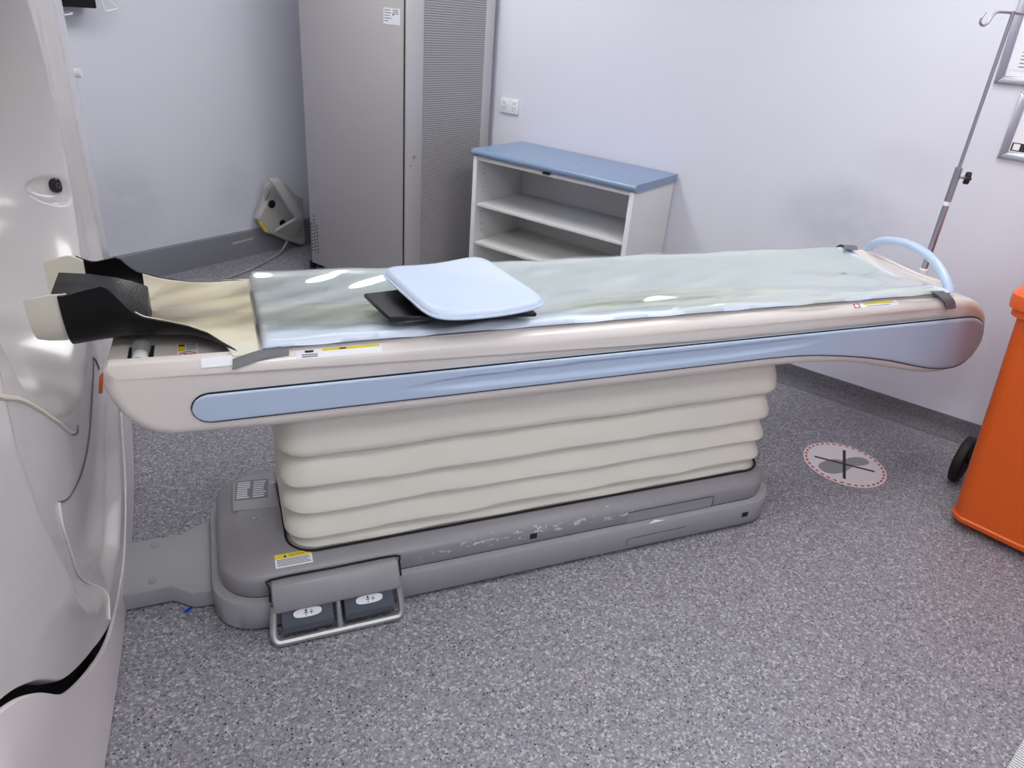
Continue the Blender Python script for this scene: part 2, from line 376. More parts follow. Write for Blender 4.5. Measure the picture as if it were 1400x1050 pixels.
def sticker(name, o, u, v, w, h, m, parent, bands=(), texts=(), label=None, t=0.0006):
    """thin label plate at o (lower left), prints as flat pieces on it; bands: (x0,y0,x1,y1,mat) in fractions"""
    u = Vector(u).normalized(); v = Vector(v).normalized(); n = u.cross(v); o = Vector(o)
    p = [o, o + u * w, o + u * w + v * h, o + v * h]
    mb = MB().add(p + [q + n * t for q in p], [(0, 3, 2, 1), (4, 5, 6, 7), (0, 1, 5, 4), (1, 2, 6, 5), (2, 3, 7, 6), (3, 0, 4, 7)])
    st = mb.out(name, m, parent, 0)
    if label: st['label'] = label
    by = {}
    for x0, y0, x1, y1, mm in bands: by.setdefault(mm, []).append((x0 * w, y0 * h, x1 * w, y1 * h))
    for k, (mm, qs) in enumerate(by.items()):
        q = MB()
        for a in qs: q.quad(o, u, v, *a, n=n, h=t + 0.0002 + 0.00012 * k)
        pq = q.out('print', M[mm], st, 0)
        if len(qs) > 1: pq['kind'] = 'stuff'
    for body, x, y, sz, mm in texts: text_mesh('lettering', body, o + u * (x * w) + v * (y * h), u, v, sz, M[mm], st, h=t + 0.0006)
    return st
def lines(x0, x1, y0, y1, n, m, fill=0.5, rag=0.25):
    o = []; dy = (y1 - y0) / n
    for k in range(n):
        o.append((x0, y1 - dy * (k + 0.5) - dy * fill / 2, x1 - rag * (x1 - x0) * random.random(), y1 - dy * (k + 0.5) + dy * fill / 2, m))
    return o

# ---------------------------------------------------------------- room
def wallbox(name, p, q, th, z0, z1, m, outward):
    p, q, n = Vector(p), Vector(q), Vector(outward) * th
    return tag(MB().hexa([p, q, q + n, p + n] and [Vector((a.x, a.y, z0)) for a in (p, q, q + n, p + n)] + [Vector((a.x, a.y, z1)) for a in (p, q, q + n, p + n)]).out(name, m, None, 0), kind='structure')
c1, c2, c3, c4 = W(L_BACK, B_LEFT), W(L_BACK, B_RIGHT), W(L_FRONT, B_RIGHT), W(L_FRONT, B_LEFT)
def slabroom(name, z0, z1, m):
    a, b, c, d = W(L_BACK + .1, B_LEFT + .1), W(L_BACK + .1, B_RIGHT - .1), W(L_FRONT - .1, B_RIGHT - .1), W(L_FRONT - .1, B_LEFT + .1)
    return tag(MB().hexa([Vector((p.x, p.y, z0)) for p in (a, b, c, d)] + [Vector((p.x, p.y, z1)) for p in (a, b, c, d)]).out(name, m, None, 0), kind='structure')
slabroom('floor', -0.1, 0.0, M['floor'])
slabroom('ceiling', CEIL, CEIL + 0.1, M['ceiling'])
wallbox('wall_back', W(L_BACK, B_LEFT + .1), W(L_BACK, B_RIGHT - .1), 0.1, 0, CEIL, M['wall_back'], RL)
wallbox('wall_left', W(L_BACK, B_LEFT), W(L_FRONT, B_LEFT), 0.1, 0, CEIL, M['wall_left'], RB)
wallbox('wall_right', W(L_BACK, B_RIGHT), W(L_FRONT, B_RIGHT), 0.1, 0, CEIL, M['wall'], -RB)
wallbox('wall_front', W(L_FRONT, B_LEFT + .1), W(L_FRONT, B_RIGHT - .1), 0.1, 0, CEIL, M['wall'], -RL)
# coved vinyl skirting on the back wall: profile swept along the wall
def cove(name, b0, b1, h):
    pr = [(0.0, 0.0), (0.05, 0.0), (0.032, 0.004), (0.016, 0.013), (0.008, 0.03), (0.005, 0.05), (0.004, h), (0.0, h + 0.002)]
    mb = MB().loft([[W(L_BACK - d, b_, z) for d, z in pr] for b_ in (b0, b1)])
    return tag(mb.out(name, M['cove'], None, 30), kind='structure')
cove('baseboard_back', B_LEFT, B_RIGHT, 0.098)
# boxed skirting on the left wall
sk = MB()
sk.loft([[W(l, B_LEFT - d, z) for d, z in ((0, 0), (.022, 0), (.022, .150), (.019, .160), (.008, .166), (0, .166))] for l in (L_BACK - .01, L_FRONT)])
skirt = tag(sk.out('baseboard_left', M['skirt'], None, 30), kind='structure')
tp = MB().hexa([W(2.60, B_LEFT - .0232, .098), W(2.75, B_LEFT - .0232, .106), W(2.75, B_LEFT - .0222, .106), W(2.60, B_LEFT - .0222, .098), W(2.60, B_LEFT - .0232, .111), W(2.75, B_LEFT - .0232, .118), W(2.75, B_LEFT - .0222, .118), W(2.60, B_LEFT - .0222, .111)])
tag(tp.out('tape_strip', M['tape'], skirt, 0), 'beige strip of tape')
# ceiling lamps
LNAMES = ['recessed ceiling lamp panel above the corner with the grey cabinet', 'recessed ceiling lamp panel above the white bookcase wall', 'recessed ceiling lamp panel above the scanner', 'recessed ceiling lamp panel over the open floor', 'recessed ceiling lamp panel right of the photographer', 'recessed ceiling lamp panel at the rear of the room']
for k, (l, b, _) in enumerate(LIGHTS):
    t = thing('ceiling_light', LNAMES[k], 'light', W(l, b, CEIL - 0.03), ROT_LEFT, 'ceiling lamp panels')
    fr = MB()
    for x0, y0, x1, y1 in ((-.62, -.32, .62, -.28), (-.62, .28, .62, .32), (-.62, -.28, -.58, .28), (.58, -.28, .62, .28)):
        fr.box((x0, y0, 0), (x1, y1, .029), .003, 1)
    fr.out('lamp_frame', M['white'], t)
    MB().box((-.58, -.28, .004), (.58, .28, .028)).out('lamp_diffuser', M['panel_light'], t, 0)

# ---------------------------------------------------------------- scanner gantry
HV = [(.15, 0.), (.19, .24), (.27, .39), (.37, .49), (.45, .54), (.6, .60), (.74, .64), (.886, .66), (1.2, .62), (2.2, .62)]
def ganX(Y, z):
    v = Y - 1.86; w = z - 1.17
    x = -.362 - .045 * v * v - .012 * v + .03 * sm(.2, .6, z)
    x -= .035 * sm(0, .07 + .10 * sm(.55, .2, z), interp(HV, z) - abs(v))
    r = math.hypot(v, w)
    if r < .52:
        x -= .38 * ((.52 - max(r, .37)) / .15) ** 1.5
        if r < .37: x -= min(.4, (.37 - r) * 8)
    # dimple around the button on the far lip
    q = math.hypot((Y - 2.331) / .030, (z - 1.038) / .040)
    if q < 1: x -= .030 * (1 - q ** 3) ** 1.2
    e = max(0, abs(v) - .97) / .055
    if e > 0: x -= .05 * (1 - math.sqrt(max(0, 1 - min(1, e) ** 2)))
    return x
gan = thing('scanner_gantry', 'pale grey scanner gantry with rounded funnel front at the left edge', 'scanner', (-.9, 1.86, 0), 0, world=True)
ZC = [(.835, .69), (.89, .655), (.937, .625), (.989, .578), (1.02, .545), (1.06, .498), (1.09, .460), (1.132, .408), (1.17, .370), (1.21, .337), (1.26, .298), (1.313, .259), (1.38, .215), (1.448, .176), (1.50, .151), (1.557, .129), (1.64, .111), (1.72, .10), (1.86, .085)]
GP = [(.835, .010), (.937, .016), (.989, .020), (1.044, .028), (1.10, .033), (1.21, .036), (1.313, .037), (1.40, .036), (1.5, .028), (1.60, .016), (1.72, .008), (1.86, .006)]
def zc(Y): return sum(interp(ZC, 1.86 - abs(Y + d - 1.86)) for d in (-.036, -.024, -.012, 0, .012, .024, .036)) / 7
def gp(Y): return interp(GP, 1.86 - abs(Y - 1.86))
Y0, Y1, ZT, XB = .838, 2.882, 1.95, -1.25
def cover(z_lo, z_hi, nz, name, m, extra=0.0, lb=.03):
    NY = 200; cols = []
    ys = sorted(set([Y0 + (Y1 - Y0) * i / NY for i in range(NY + 1)] + [1.86 + sg * (.30 + .24 * i / 90) for i in range(91) for sg in (-1, 1)]))
    for Y in ys:
        a, b = z_lo(Y), z_hi(Y); col = []
        lip = .012
        for j in range(nz + 1):
            z = a + (b - a) * j / nz
            col.append(Vector((ganX(Y, z) + extra, Y, z)))
        # small rolled lips at the bottom and top edges
        col = [Vector((col[0].x - .03, Y, col[0].z)), Vector((col[0].x - .006, Y, col[0].z))] + [col[0] + Vector((0, 0, .004))] + col[1:-1] + [col[-1] - Vector((0, 0, .004)), Vector((col[-1].x - .004, Y, col[-1].z)), Vector((col[-1].x - lb, Y, col[-1].z))]
        cols.append(col)
    cols = [[Vector((XB, Y0, p.z)) for p in cols[0]], [Vector((-.5, Y0, p.z)) for p in cols[0]]] + cols + [[Vector((-.5, Y1, p.z)) for p in cols[-1]], [Vector((XB, Y1, p.z)) for p in cols[-1]]]
    mb = MB(); n = len(cols[0])
    mb.add([p for c in cols for p in c], [(i * n + j, (i + 1) * n + j, (i + 1) * n + j + 1, i * n + j + 1) for i in range(len(cols) - 1) for j in range(n - 1)])
    # close the top and the back
    top = [c[-1] for c in cols]
    return mb.out(name, m, gan, 50)
fc = cover(lambda Y: zc(Y) + gp(Y), lambda Y: ZT, 300, 'front_cover', M['gantry'])
cover(lambda Y: 0.004, lambda Y: zc(Y), 46, 'lower_cover', M['gantry2'], .002, .009)
MB().box((XB, Y0 + .03, .02), (-.93, Y1 - .03, 1.94)).out('rear_body', M['gantry2'], gan)
MB().box((-.95, Y0 + .02, .02), (-.43, Y1 - .02, .68)).out('inner_frame', M['dark'], gan)
MB().box((XB, Y0, ZT - .03), (-.43, Y1, ZT), .01).out('top_cover', M['gantry2'], gan)
def seam(name, pts, r, m, lift=.001, sub=6):
    p2 = smooth([(0, a, b) for a, b in pts], sub)
    return MB().tube([(ganX(p.y, p.z) + lift, p.y, p.z) for p in p2], r, 6).out(name, m, gan)
seam('bore_trim_strip', [(1.13, 1.05), (1.194, .996), (1.29, .945), (1.38, .894), (1.464, .828), (1.561, .743), (1.626, .683), (1.66, .653)], .0048, M['cream_strip'], .001)
seam('seam', [(1.66, .648), (1.70, .625), (1.72, .622), (1.73, .632)], .002, M['seamd'])
seam('seam', [(2.177, .559), (2.139, .607), (2.106, .628), (2.101, .618), (1.947, .575), (1.825, .536), (1.70, .531), (1.596, .55), (1.513, .576), (1.444, .617)], .0022, M['seamd'])
seam('seam', [(1.444, .617), (1.432, .574), (1.451, .502), (1.501, .39), (1.597, .262), (1.618, .205), (1.575, .160)], .0028, M['seamw'], .002)
# control button in its dimple, small knob at the far rim
bx = ganX(2.345, 1.045)
n_ = Vector((.72, -.68, .12)).normalized()
bc = Vector((bx + .010, 2.345, 1.049)); bu = n_.cross(Vector((0, 0, 1))).normalized(); bv = bu.cross(n_)
def oval(c, u, v, ru, rv, n=20, pw=2.6):
    o = []
    for k in range(n):
        a = 2 * math.pi * k / n; ca, sa = math.cos(a), math.sin(a)
        o.append(Vector(c) + u * math.copysign(abs(ca) ** (2 / pw), ca) * ru + v * math.copysign(abs(sa) ** (2 / pw), sa) * rv)
    return o
btn = MB().loft([oval(bc - n_ * .02, bu, bv, .0135, .02), oval(bc + n_ * .006, bu, bv, .0135, .02), oval(bc + n_ * .010, bu, bv, .010, .016)]).out('control_button', M['black'], gan)
sym = MB().tube([bc + n_ * .0106 + bu * .006 * math.cos(a) + bv * .007 * math.sin(a) for a in [i * math.pi / 8 for i in range(16)]], .0007, 4, True)
sym.out('button_ring', M['greyprint'], btn)
kx = ganX(2.80, 1.2)
MB().cyl((kx - .02, 2.855, 1.285), (kx + .010, 2.855, 1.285), .014).out('side_knob', M['white'], gan)

# ---------------------------------------------------------------- patient table
tab = thing('patient_table', 'long white scanner table with pale blue side panel on a grey base with cream bellows', 'table', (.9, 1.86, 0), 0, world=True)
YN, YC = 1.585, 1.86
PROF = [(-.262, .836), (-.274, .822), (-.279, .79), (-.271, .758), (-.253, .713), (-.222, .676), (-.188, .655), (-.152, .647), (.07, .642), (.51, .642), (1.04, .642), (1.548, .643), (1.646, .641), (1.75, .636), (1.861, .627), (1.976, .609), (2.104, .580), (2.235, .549), (2.30, .538), (2.354, .533), (2.40, .534), (2.439, .542), (2.47, .556), (2.498, .578), (2.52, .605), (2.535, .64), (2.54, .68), (2.535, .715), (2.518, .751), (2.49, .782), (2.45, .808), (2.40, .824), (2.3, .835), (2.1, .836), (1.5, .836), (.8, .836), (.05, .836)]
def plan(x): # how far the flank curves in towards the right end, and at the left nose
    t = max(0, (x - 2.15) / .39); u = max(0, (-.05 - x) / .23)
    return .055 * t * t + .012 * u * u
def inset(poly, d):
    n = len(poly); o = []
    for i in range(n):
        a, b, c = Vector(poly[i - 1]), Vector(poly[i]), Vector(poly[(i + 1) % n])
        e1, e2 = (b - a).normalized(), (c - b).normalized(); nn = Vector((-(e1.y + e2.y), e1.x + e2.x))
        nn = nn.normalized() if nn.length > 1e-6 else Vector((-e1.y, e1.x))
        o.append((b.x + nn.x * d, b.y + nn.y * d))
    return o
HW = YC - YN; RO = .032
layers = []
for k in range(7):
    a = math.pi / 2 * k / 6; layers.append((HW - RO * (1 - math.sin(a)) if False else HW - RO + RO * math.cos(a), RO * (1 - math.sin(a))))
rings = []
def ring(y, ins, clip=None):
    out = []
    sg = -1 if y < 0 else 1
    for (x, z), (x0, z0) in zip(inset(PROF, ins), PROF):
        yy = YC + y - sg * plan(x0) * min(1, abs(y) / HW)
        # points drawn on the near flank keep their line of sight when the flank curves in
        k = (YN + plan(x0)) / YN
        zz = 1.6 + (z - 1.6) * k if x0 > 2.15 else z
        if clip and zz > clip and x < 2.44: zz = clip
        out.append(Vector((x * k if x0 > 2.15 else x, yy, zz)))
    return out
for y, ins in layers: rings.append(ring(-y, ins))
rings += [ring(-HW + .046, 0), ring(-HW + .052, 0, .800), ring(0, 0, .800), ring(HW - .052, 0, .800), ring(HW - .046, 0)]
for y, ins in layers[::-1]: rings.append(ring(y, ins))
body = MB().loft(rings).out('table_body', M['tbody'], tab, 45)
UP = [(-.109, .7245), (-.106, .735), (-.099, .746), (-.088, .754), (-.074, .758), (2.385, .759), (2.43, .757), (2.46, .750), (2.49, .735), (2.508, .712), (2.516, .69), (2.521, .658)]
LO = [(-.109, .7205), (-.106, .707), (-.099, .696), (-.088, .688), (-.074, .684), (.5, .683), (1.0, .683), (1.538, .684), (1.65, .681), (1.741, .674), (1.849, .661), (1.963, .643), (2.088, .618), (2.22, .584), (2.30, .566), (2.354, .558), (2.40, .555), (2.43, .556), (2.455, .561), (2.48, .573), (2.50, .592), (2.513, .62), (2.521, .652)]
def flank(x, z, lift, side):
    k = (YN + plan(x)) / YN if x > 2.15 else 1.0
    y = YN + plan(x) - lift
    p = Vector((x * k, y, 1.6 + (z - 1.6) * k if x > 2.15 else z))
    if side > 0: p.y = 2 * YC - p.y
    return p
GZ0 = [(.33, .712), (.5, .704), (.9, .703), (1.4, .708), (1.66, .716), (1.78, .735)]
GZ1 = [(.33, .716), (.5, .733), (.9, .742), (1.4, .744), (1.66, .745), (1.78, .738)]
def side_panel(side, name):
    N, Mz = 260, 22
    xs = sorted(set([-.109 + (2.521 + .109) * (0.5 - 0.5 * math.cos(math.pi * i / N)) for i in range(N + 1)]))
    def pt(i, j, l):
        x = xs[i]; a, b = interp(LO, x), interp(UP, x); return x, a + (b - a) * j / Mz
    def top(s, t):
        i, j = round(s * (len(xs) - 1)), round(t * Mz); x, z = pt(i, j, 0)
        a, b = interp(LO, x), interp(UP, x); ed = min((z - a), (b - z)) / .007; l = .006 * math.sqrt(max(0, 1 - (1 - min(1, ed)) ** 2))
        if .33 < x < 1.78:
            g0, g1 = interp(GZ0, x), interp(GZ1, x); en = sm(.33, .6, x) * sm(1.78, 1.45, x)
            l -= .0085 * en * sm(g1 + .0015, g1 - .0025, z) * sm(g0 - .004, g0 + .010, z)
        return flank(x, z, l + .001, side)
    def bot(s, t):
        i, j = round(s * (len(xs) - 1)), round(t * Mz); x, z = pt(i, j, 0); return flank(x, z, -.010, side)
    o = MB().slab(len(xs) - 1, Mz, top, bot).out(name, M['blue'], tab, 50)
    # dark shadow gap around the panel
    loop = [(x, z) for x, z in UP] + [(x, z) for x, z in LO[::-1]]
    d = []
    for i in range(len(loop)):
        a, b, c = Vector(loop[i - 1]), Vector(loop[i]), Vector(loop[(i + 1) % len(loop)])
        d.append(b)
    up2 = []
    for tab_, n in ((UP, 90), (LO[::-1], 90)):
        x0, x1 = tab_[0][0], tab_[-1][0]; src = UP if tab_ is UP else LO
        for i in range(n): 
            x = x0 + (x1 - x0) * (0.5 - 0.5 * math.cos(math.pi * i / n)); up2.append((x, interp(src, x)))
    MB().tube([flank(x, z, .0006, side) for x, z in up2], .0026, 5, True).out('panel_gap', M['dark'], tab)
side_panel(-1, 'side_panel'); side_panel(1, 'side_panel')
# amber marker lens on the near nose
MB().loft([oval((-.2725, 1.592, .806), Vector((0, .55, .12)).normalized(), Vector((.18, .1, 1)).normalized(), .010, .022), oval((-.2795, 1.584, .806), Vector((0, .55, .12)).normalized(), Vector((.18, .1, 1)).normalized(), .008, .019)]).out('marker_lens', M['amber'], tab)
# roller in its slot on the open deck
rs = MB().box((-.236, 1.642, .7995), (-.182, 1.775, .8015)); slot = rs.out('roller_slot', M['dark'], tab, 0)
rl = MB().tube([(-.209, y, .8035) for y in (1.650, 1.672, 1.678, 1.70, 1.725, 1.735, 1.768)], [.019, .017, .0155, .0155, .0165, .0185, .0205], 18)
rl.out('deck_roller', M['grey_lt'], tab)
MB().tube([(-.209, y, .8035) for y in (1.678, 1.68, 1.716, 1.718)], [.0160, .0172, .0176, .0164], 18, caps=False).out('roller_sleeve', M['white'], tab)
# open cradle under the pad: shallow trough with a lip at the foot end
CX0, CX1 = -.02, 2.42
def crad_hw(x): return .243 - .03 * max(0, (x - 2.2) / .22) ** 2
def crad_z(x, s): return .806 + .030 * s * s + .012 * sm(2.33, 2.42, x)
def cxend(s): return CX1 - .06 * abs(s) ** 2.5
mb = MB().slab(80, 20, lambda a, b: Vector((CX0 + (cxend(2 * b - 1) - CX0) * a, YC + (2 * b - 1) * crad_hw(CX0 + (CX1 - CX0) * a), crad_z(CX0 + (CX1 - CX0) * a, 2 * b - 1) + .004)),
               lambda a, b: Vector((CX0 + (cxend(2 * b - 1) - CX0) * a, YC + (2 * b - 1) * crad_hw(CX0 + (CX1 - CX0) * a), crad_z(CX0 + (CX1 - CX0) * a, 2 * b - 1) - .008)))
mb.out('cradle', M['tbody'], tab)
lipp = [(cxend(2 * b - 1), YC + (2 * b - 1) * crad_hw(CX1), crad_z(CX1, 2 * b - 1) + .006) for b in [i / 20 for i in range(21)]]
MB().tube(lipp, .007, 8).out('cradle_lip', M['tbody'], tab)
# blue grey hoop at the foot end
hp = smooth([(2.375, 2.075, .835), (2.372, 2.06, .868), (2.365, 2.01, .905), (2.358, 1.93, .930), (2.352, 1.85, .936), (2.346, 1.76, .922), (2.34, 1.69, .888), (2.335, 1.645, .850), (2.335, 1.632, .832)], 5)
MB().tube(hp, .0165, 14).out('foot_end_hoop', M['handle'], tab)
# bellows: stacked rounded rings
bel = []
def bring(ins, z, r=.075): return rrect(.075 + ins, 1.655 + ins, 1.71 - ins, 2.065 - ins, max(.02, r - ins * .5), 8, z)
lev = [.180, .232, .318, .402, .500, .660]
prof = [(.014, .172)]
for k in range(5):
    a, b = lev[k], lev[k + 1]; h = b - a
    amp = .0 if k else .006
    prof += [(.040 if k else .012, a + .006), (.020 if k else .010, a + .000), (.006 + amp, a - .001 if k else a + .006), (-.004 + amp, a + h * .06), (-.004 + amp, a + h * .15), (.002 + amp, a + h * .32), (.011 + amp, a + h * .55), (.021 + amp, a + h * .78), (.033, a + h * .96)]
rings = []
rg = random.Random(7)
for ins, z in prof:
    R = bring(ins, z)
    n = len(R)
    for i, p in enumerate(R):
        ph = i / n * 40 + z * 50
        nx = 1.3 * math.sin(p.x * 9 + z * 23) + .8 * math.sin(p.x * 21 + z * 41)
        p.z += .0012 * nx; p.y += .0012 * math.sin(p.x * 13 + z * 70) * (1 if ins < .02 else .3)
    rings.append(R)
# densify long sides so the fold waviness has vertices to live on
def dens(R, n=24):
    o = []
    for i in range(len(R)):
        a, b = R[i], R[(i + 1) % len(R)]
        k = max(1, int((b - a).length / .05))
        for t in range(k): o.append(a.lerp(b, t / k))
    return o
base_counts = None; rr2 = []
for R in rings:
    D = dens(bring(0, 0)); o = []
    # resample R at the same edge fractions as the reference ring
    ref = bring(0, 0)
    for i in range(len(ref)):
        a, b = R[i], R[(i + 1) % len(R)]; k = max(1, int((ref[(i + 1) % len(ref)] - ref[i]).length / .04))
        for t in range(k):
            p = a.lerp(b, t / k)
            p = p + Vector((0, .0016 * math.sin(p.x * 17 + p.z * 60), .0016 * math.sin(p.x * 8 + p.z * 30)))
            o.append(p)
    rr2.append(o)
MB().loft(rr2).out('bellows', M['bellows'], tab, 60)
for k, z in enumerate((.176, .181, .186)):
    MB().tube([p for p in rrect(.078, 1.658, 1.707, 2.062, .075, 8, z)], .0028, 6, True).out('bellows_hem', M['bellows'], tab)
# base: bumper skirt and moulded cover
BX0, BX1, BY0, BY1 = -.132, 1.762, 1.577, 2.143
def brg(ins, z, r=.125): return rrect(BX0 + ins, BY0 + ins, BX1 - ins, BY1 - ins, r - ins * .4, 10, z)
MB().loft([brg(.006, .012), brg(0, .018), brg(0, .0985), brg(.002, .1035), brg(.006, .1045), brg(.05, .1045)]).out('base_bumper', M['grey_lt'], tab, 50)
MB().loft([brg(.02, .002), brg(.02, .014)]).out('base_plinth', M['dark'], tab)
MB().loft([brg(.040, .100), brg(.028, .1035), brg(.024, .109), brg(.024, .156), brg(.027, .166), brg(.034, .1725), brg(.055, .182), brg(.080, .1925), brg(.090, .1950), brg(.15, .1955)]).out('base_cover', M['worn'], tab, 50)
MB().tube(rrect(.073, 1.650, 1.713, 2.07, .078, 8, .1945), .004, 6, True).out('cover_gap', M['dark'], tab)
pl = MB().prism([(-.062, 1.888), (.068, 1.872), (.068, 2.06), (-.02, 2.065), (-.058, 2.03)], lambda u, v, w: Vector((u, v, w)), .193, .1985, .0015, 1)
pl.out('service_plate', M['grey_lt'], tab)
for x, y, z, r in ((-.005, 1.835, .195, .008), (.058, 1.995, .1985, .008)):
    MB().loft([oval((x, y, z), Vector((1, 0, 0)), Vector((0, 1, 0)), r, r, 12, 2), oval((x, y, z + .003), Vector((1, 0, 0)), Vector((0, 1, 0)), r * .8, r * .8, 12, 2)]).out('cover_screw', M['chromed'], tab)
MB().tube(brg(.027, .1048), .0022, 6, True).out('bumper_gap', M['dark'], tab)
# small square openings, access panel and torn sticker on the near flank
MB().box((.782, 1.6002, .122), (.806, 1.6014, .142)).out('square_socket', M['black'], tab)
MB().box((1.598, 1.5764, .048), (1.624, 1.5776, .068)).out('square_socket', M['black'], tab)
MB().box((1.13, 1.5985, .108), (1.47, 1.602, .152), .001, 1).out('access_panel', M['grey'], tab)
MB().tube([(1.13, 1.5985, .152), (1.468, 1.5985, .152), (1.47, 1.5985, .148), (1.47, 1.5985, .110)], .0012, 5).out('panel_seam', M['dark'], tab)
MB().add([(1.205, 1.579, .1048), (1.27, 1.582, .1048), (1.235, 1.592, .1058)], [(0, 1, 2)]).out('sticker_scrap', M['label'], tab, 0)
MB().tube([(1.13, 1.5765, .03), (1.13, 1.5765, .056), (1.15, 1.5765, .060), (1.36, 1.5765, .060)], .001, 4).out('panel_seam', M['dark'], tab)
# duct from base to scanner
DU = [(-.366, 1.762), (-.24, 1.762), (-.185, 1.718), (-.10, 1.712), (-.08, 2.04), (-.15, 2.035), (-.215, 1.99), (-.366, 1.99)]
MB().prism(DU, lambda u, v, w: Vector((u, v, w)), .006, .067, .007, 3).out('cable_duct', M['grey_lt'], tab, 50)
for x, y in ((-.289, 1.955), (-.288, 1.795)):
    MB().loft([oval((x, y, .066), Vector((1, 0, 0)), Vector((0, 1, 0)), .011, .011, 14, 2), oval((x, y, .069), Vector((1, 0, 0)), Vector((0, 1, 0)), .011, .011, 14, 2), oval((x, y, .0705), Vector((1, 0, 0)), Vector((0, 1, 0)), .005, .005, 14, 2)]).out('duct_screw', M['grey'], tab)
# foot switch bay
hood = MB().prism([(1.612, .160), (1.585, .168), (1.572, .168), (1.562, .160), (1.530, .112), (1.534, .100), (1.60, .096)], lambda u, v, w: Vector((w, u, v)), .018, .360, .006, 2)
hood.out('pedal_hood', M['grey'], tab, 50)
MB().tube(smooth([(.013, 1.556, .125), (.0135, 1.575, .160), (.022, 1.594, .1685), (.19, 1.594, .1685), (.355, 1.594, .1685), (.3645, 1.575, .160), (.365, 1.556, .125)], 3), .003, 6).out('hood_gap', M['dark'], tab)
lp = smooth([(.022, 1.565, .100), (.016, 1.545, .060), (.013, 1.525, .030), (.022, 1.515, .016), (.045, 1.513, .014), (.19, 1.513, .014), (.33, 1.513, .014), (.352, 1.515, .016), (.360, 1.525, .030), (.360, 1.545, .060), (.356, 1.565, .100)], 4)
MB().tube(lp, .0105, 8).out('pedal_guard', M['metal'], tab)
MB().hexa([(.180, 1.513, .010), (.194, 1.513, .010), (.194, 1.56, .090), (.180, 1.56, .090), (.180, 1.510, .022), (.194, 1.510, .022), (.194, 1.550, .104), (.180, 1.550, .104)], .003, 1).out('pedal_divider', M['metal'], tab)
for x0, x1 in ((.036, .172), (.202, .340)):
    pd = MB().prism([(1.585, .100), (1.562, .108), (1.552, .106), (1.521, .058), (1.519, .050), (1.525, .028), (1.585, .028)], lambda u, v, w: Vector((w, u, v)), x0, x1, .003, 2).out('foot_pedal', M['pedal'], tab, 40)
    cx = (x0 + x1) / 2; uu = Vector((1, 0, 0)); vv = Vector((0, .031, .048)).normalized(); nn = uu.cross(vv)
    c = Vector((cx, 1.5365, .082)) + nn * .0008
    MB().loft([oval(c - nn * .002, uu, vv, .037, .012, 24, 2.8), oval(c + nn * .0008, uu, vv, .037, .012, 24, 2.8)]).out('pedal_badge', M['label'], pd, 30)
    g = MB(); cc = c + nn * .0014
    for sx, hgt in ((-.004, .009), (.010, .006)):
        g.quad(cc + uu * sx, uu, vv, -.0009, -hgt, .0009, hgt)
        if sx < 0:
            g.add([cc + uu * (sx - .004) + vv * .004, cc + uu * (sx + .004) + vv * .004, cc + uu * sx + vv * .010], [(0, 1, 2)])
        g.quad(cc + uu * sx, uu, vv, -.007 if sx < 0 else -.005, -.0012, .006, .0004)
    g.out('pedal_arrow', M['print'], pd, 0)
# labels on the table
vsl = Vector((0, .051, .0222)).normalized()
def para(x0, x1, y0, y1, n, m='greyprint'): return lines(x0, x1, y0, y1, n, m, .42)
st = sticker('caution_label', (.036, 1.622, .1780), (1, 0, 0), vsl, .098, .040, M['label'], tab, [(0, .66, 1, 1, 'yellow')] + para(.05, .97, .08, .62, 5, 'print'), [('CAUTION', .36, .74, .0095, 'print')])
st_n = vsl; o = Vector((.036, 1.622, .1780)) + Vector((1, 0, 0)) * .022 + vsl * .0285
MB().add([o + Vector((1, 0, 0)).cross(vsl) * .0012 + Vector((1, 0, 0)) * a + vsl * b for a, b in ((0, 0), (.010, 0), (.005, .009))], [(0, 1, 2)]).out('print', M['print'], st, 0)
sticker('deck_label', (-.133, 1.684, .8002), (1, 0, 0), (0, 1, 0), .046, .092, M['label'], tab, [(.04, .52, .38, .97, 'yellow'), (.08, .80, .34, .90, 'print')] + para(.44, .96, .55, .96, 6) + [(.3, .22, .45, .35, 'print'), (.45, .16, .75, .32, 'print')])
dl = MB().tube([(-.110 + .018 * math.cos(a), 1.706 + .018 * math.sin(a), .8012) for a in [i * math.pi / 12 for i in range(24)]], .0014, 5, True)
dl.out('deck_label_ring', M['red'], tab)
def rail_sticker(name, x0, w, a0, a1, bands=()):
    def pt(u, v, h):
        a = math.radians(a0 + (a1 - a0) * v); return Vector((x0 + w * u, 1.617 - (RO + h) * math.cos(a), .804 + (RO + h) * math.sin(a)))
    st = MB().slab(2, 6, lambda u, v: pt(u, v, .0007), lambda u, v: pt(u, v, .0001)).out(name, M['label'], tab)
    by = {}
    for b in bands: by.setdefault(b[4], []).append(b)
    for k, (mm, qs) in enumerate(by.items()):
        mb = MB()
        for b in qs: mb.grid(1, 4, lambda u, v: pt(b[0] + (b[2] - b[0]) * u, b[1] + (b[3] - b[1]) * v, .0009 + .00015 * k))
        q = mb.out('print', M[mm], st, 0)
        if len(qs) > 1: q['kind'] = 'stuff'
rail_sticker('blank_label', -.078, .125, 32, 78)
rail_sticker('rail_label', .125, .20, 32, 74, [(.30, .68, .98, .98, 'yellow'), (.5, .74, .58, .94, 'print'), (.10, .62, .2, .9, 'print'), (.06, .14, .24, .26, 'greyprint'), (.06, .34, .24, .46, 'greyprint')])
rail_sticker('rail_label', 1.85, .20, 42, 76, [(.25, .55, .9, .98, 'yellow'), (.02, .1, .15, .9, 'red'), (.045, .25, .125, .75, 'paper'), (.28, .2, .8, .3, 'greyprint')])
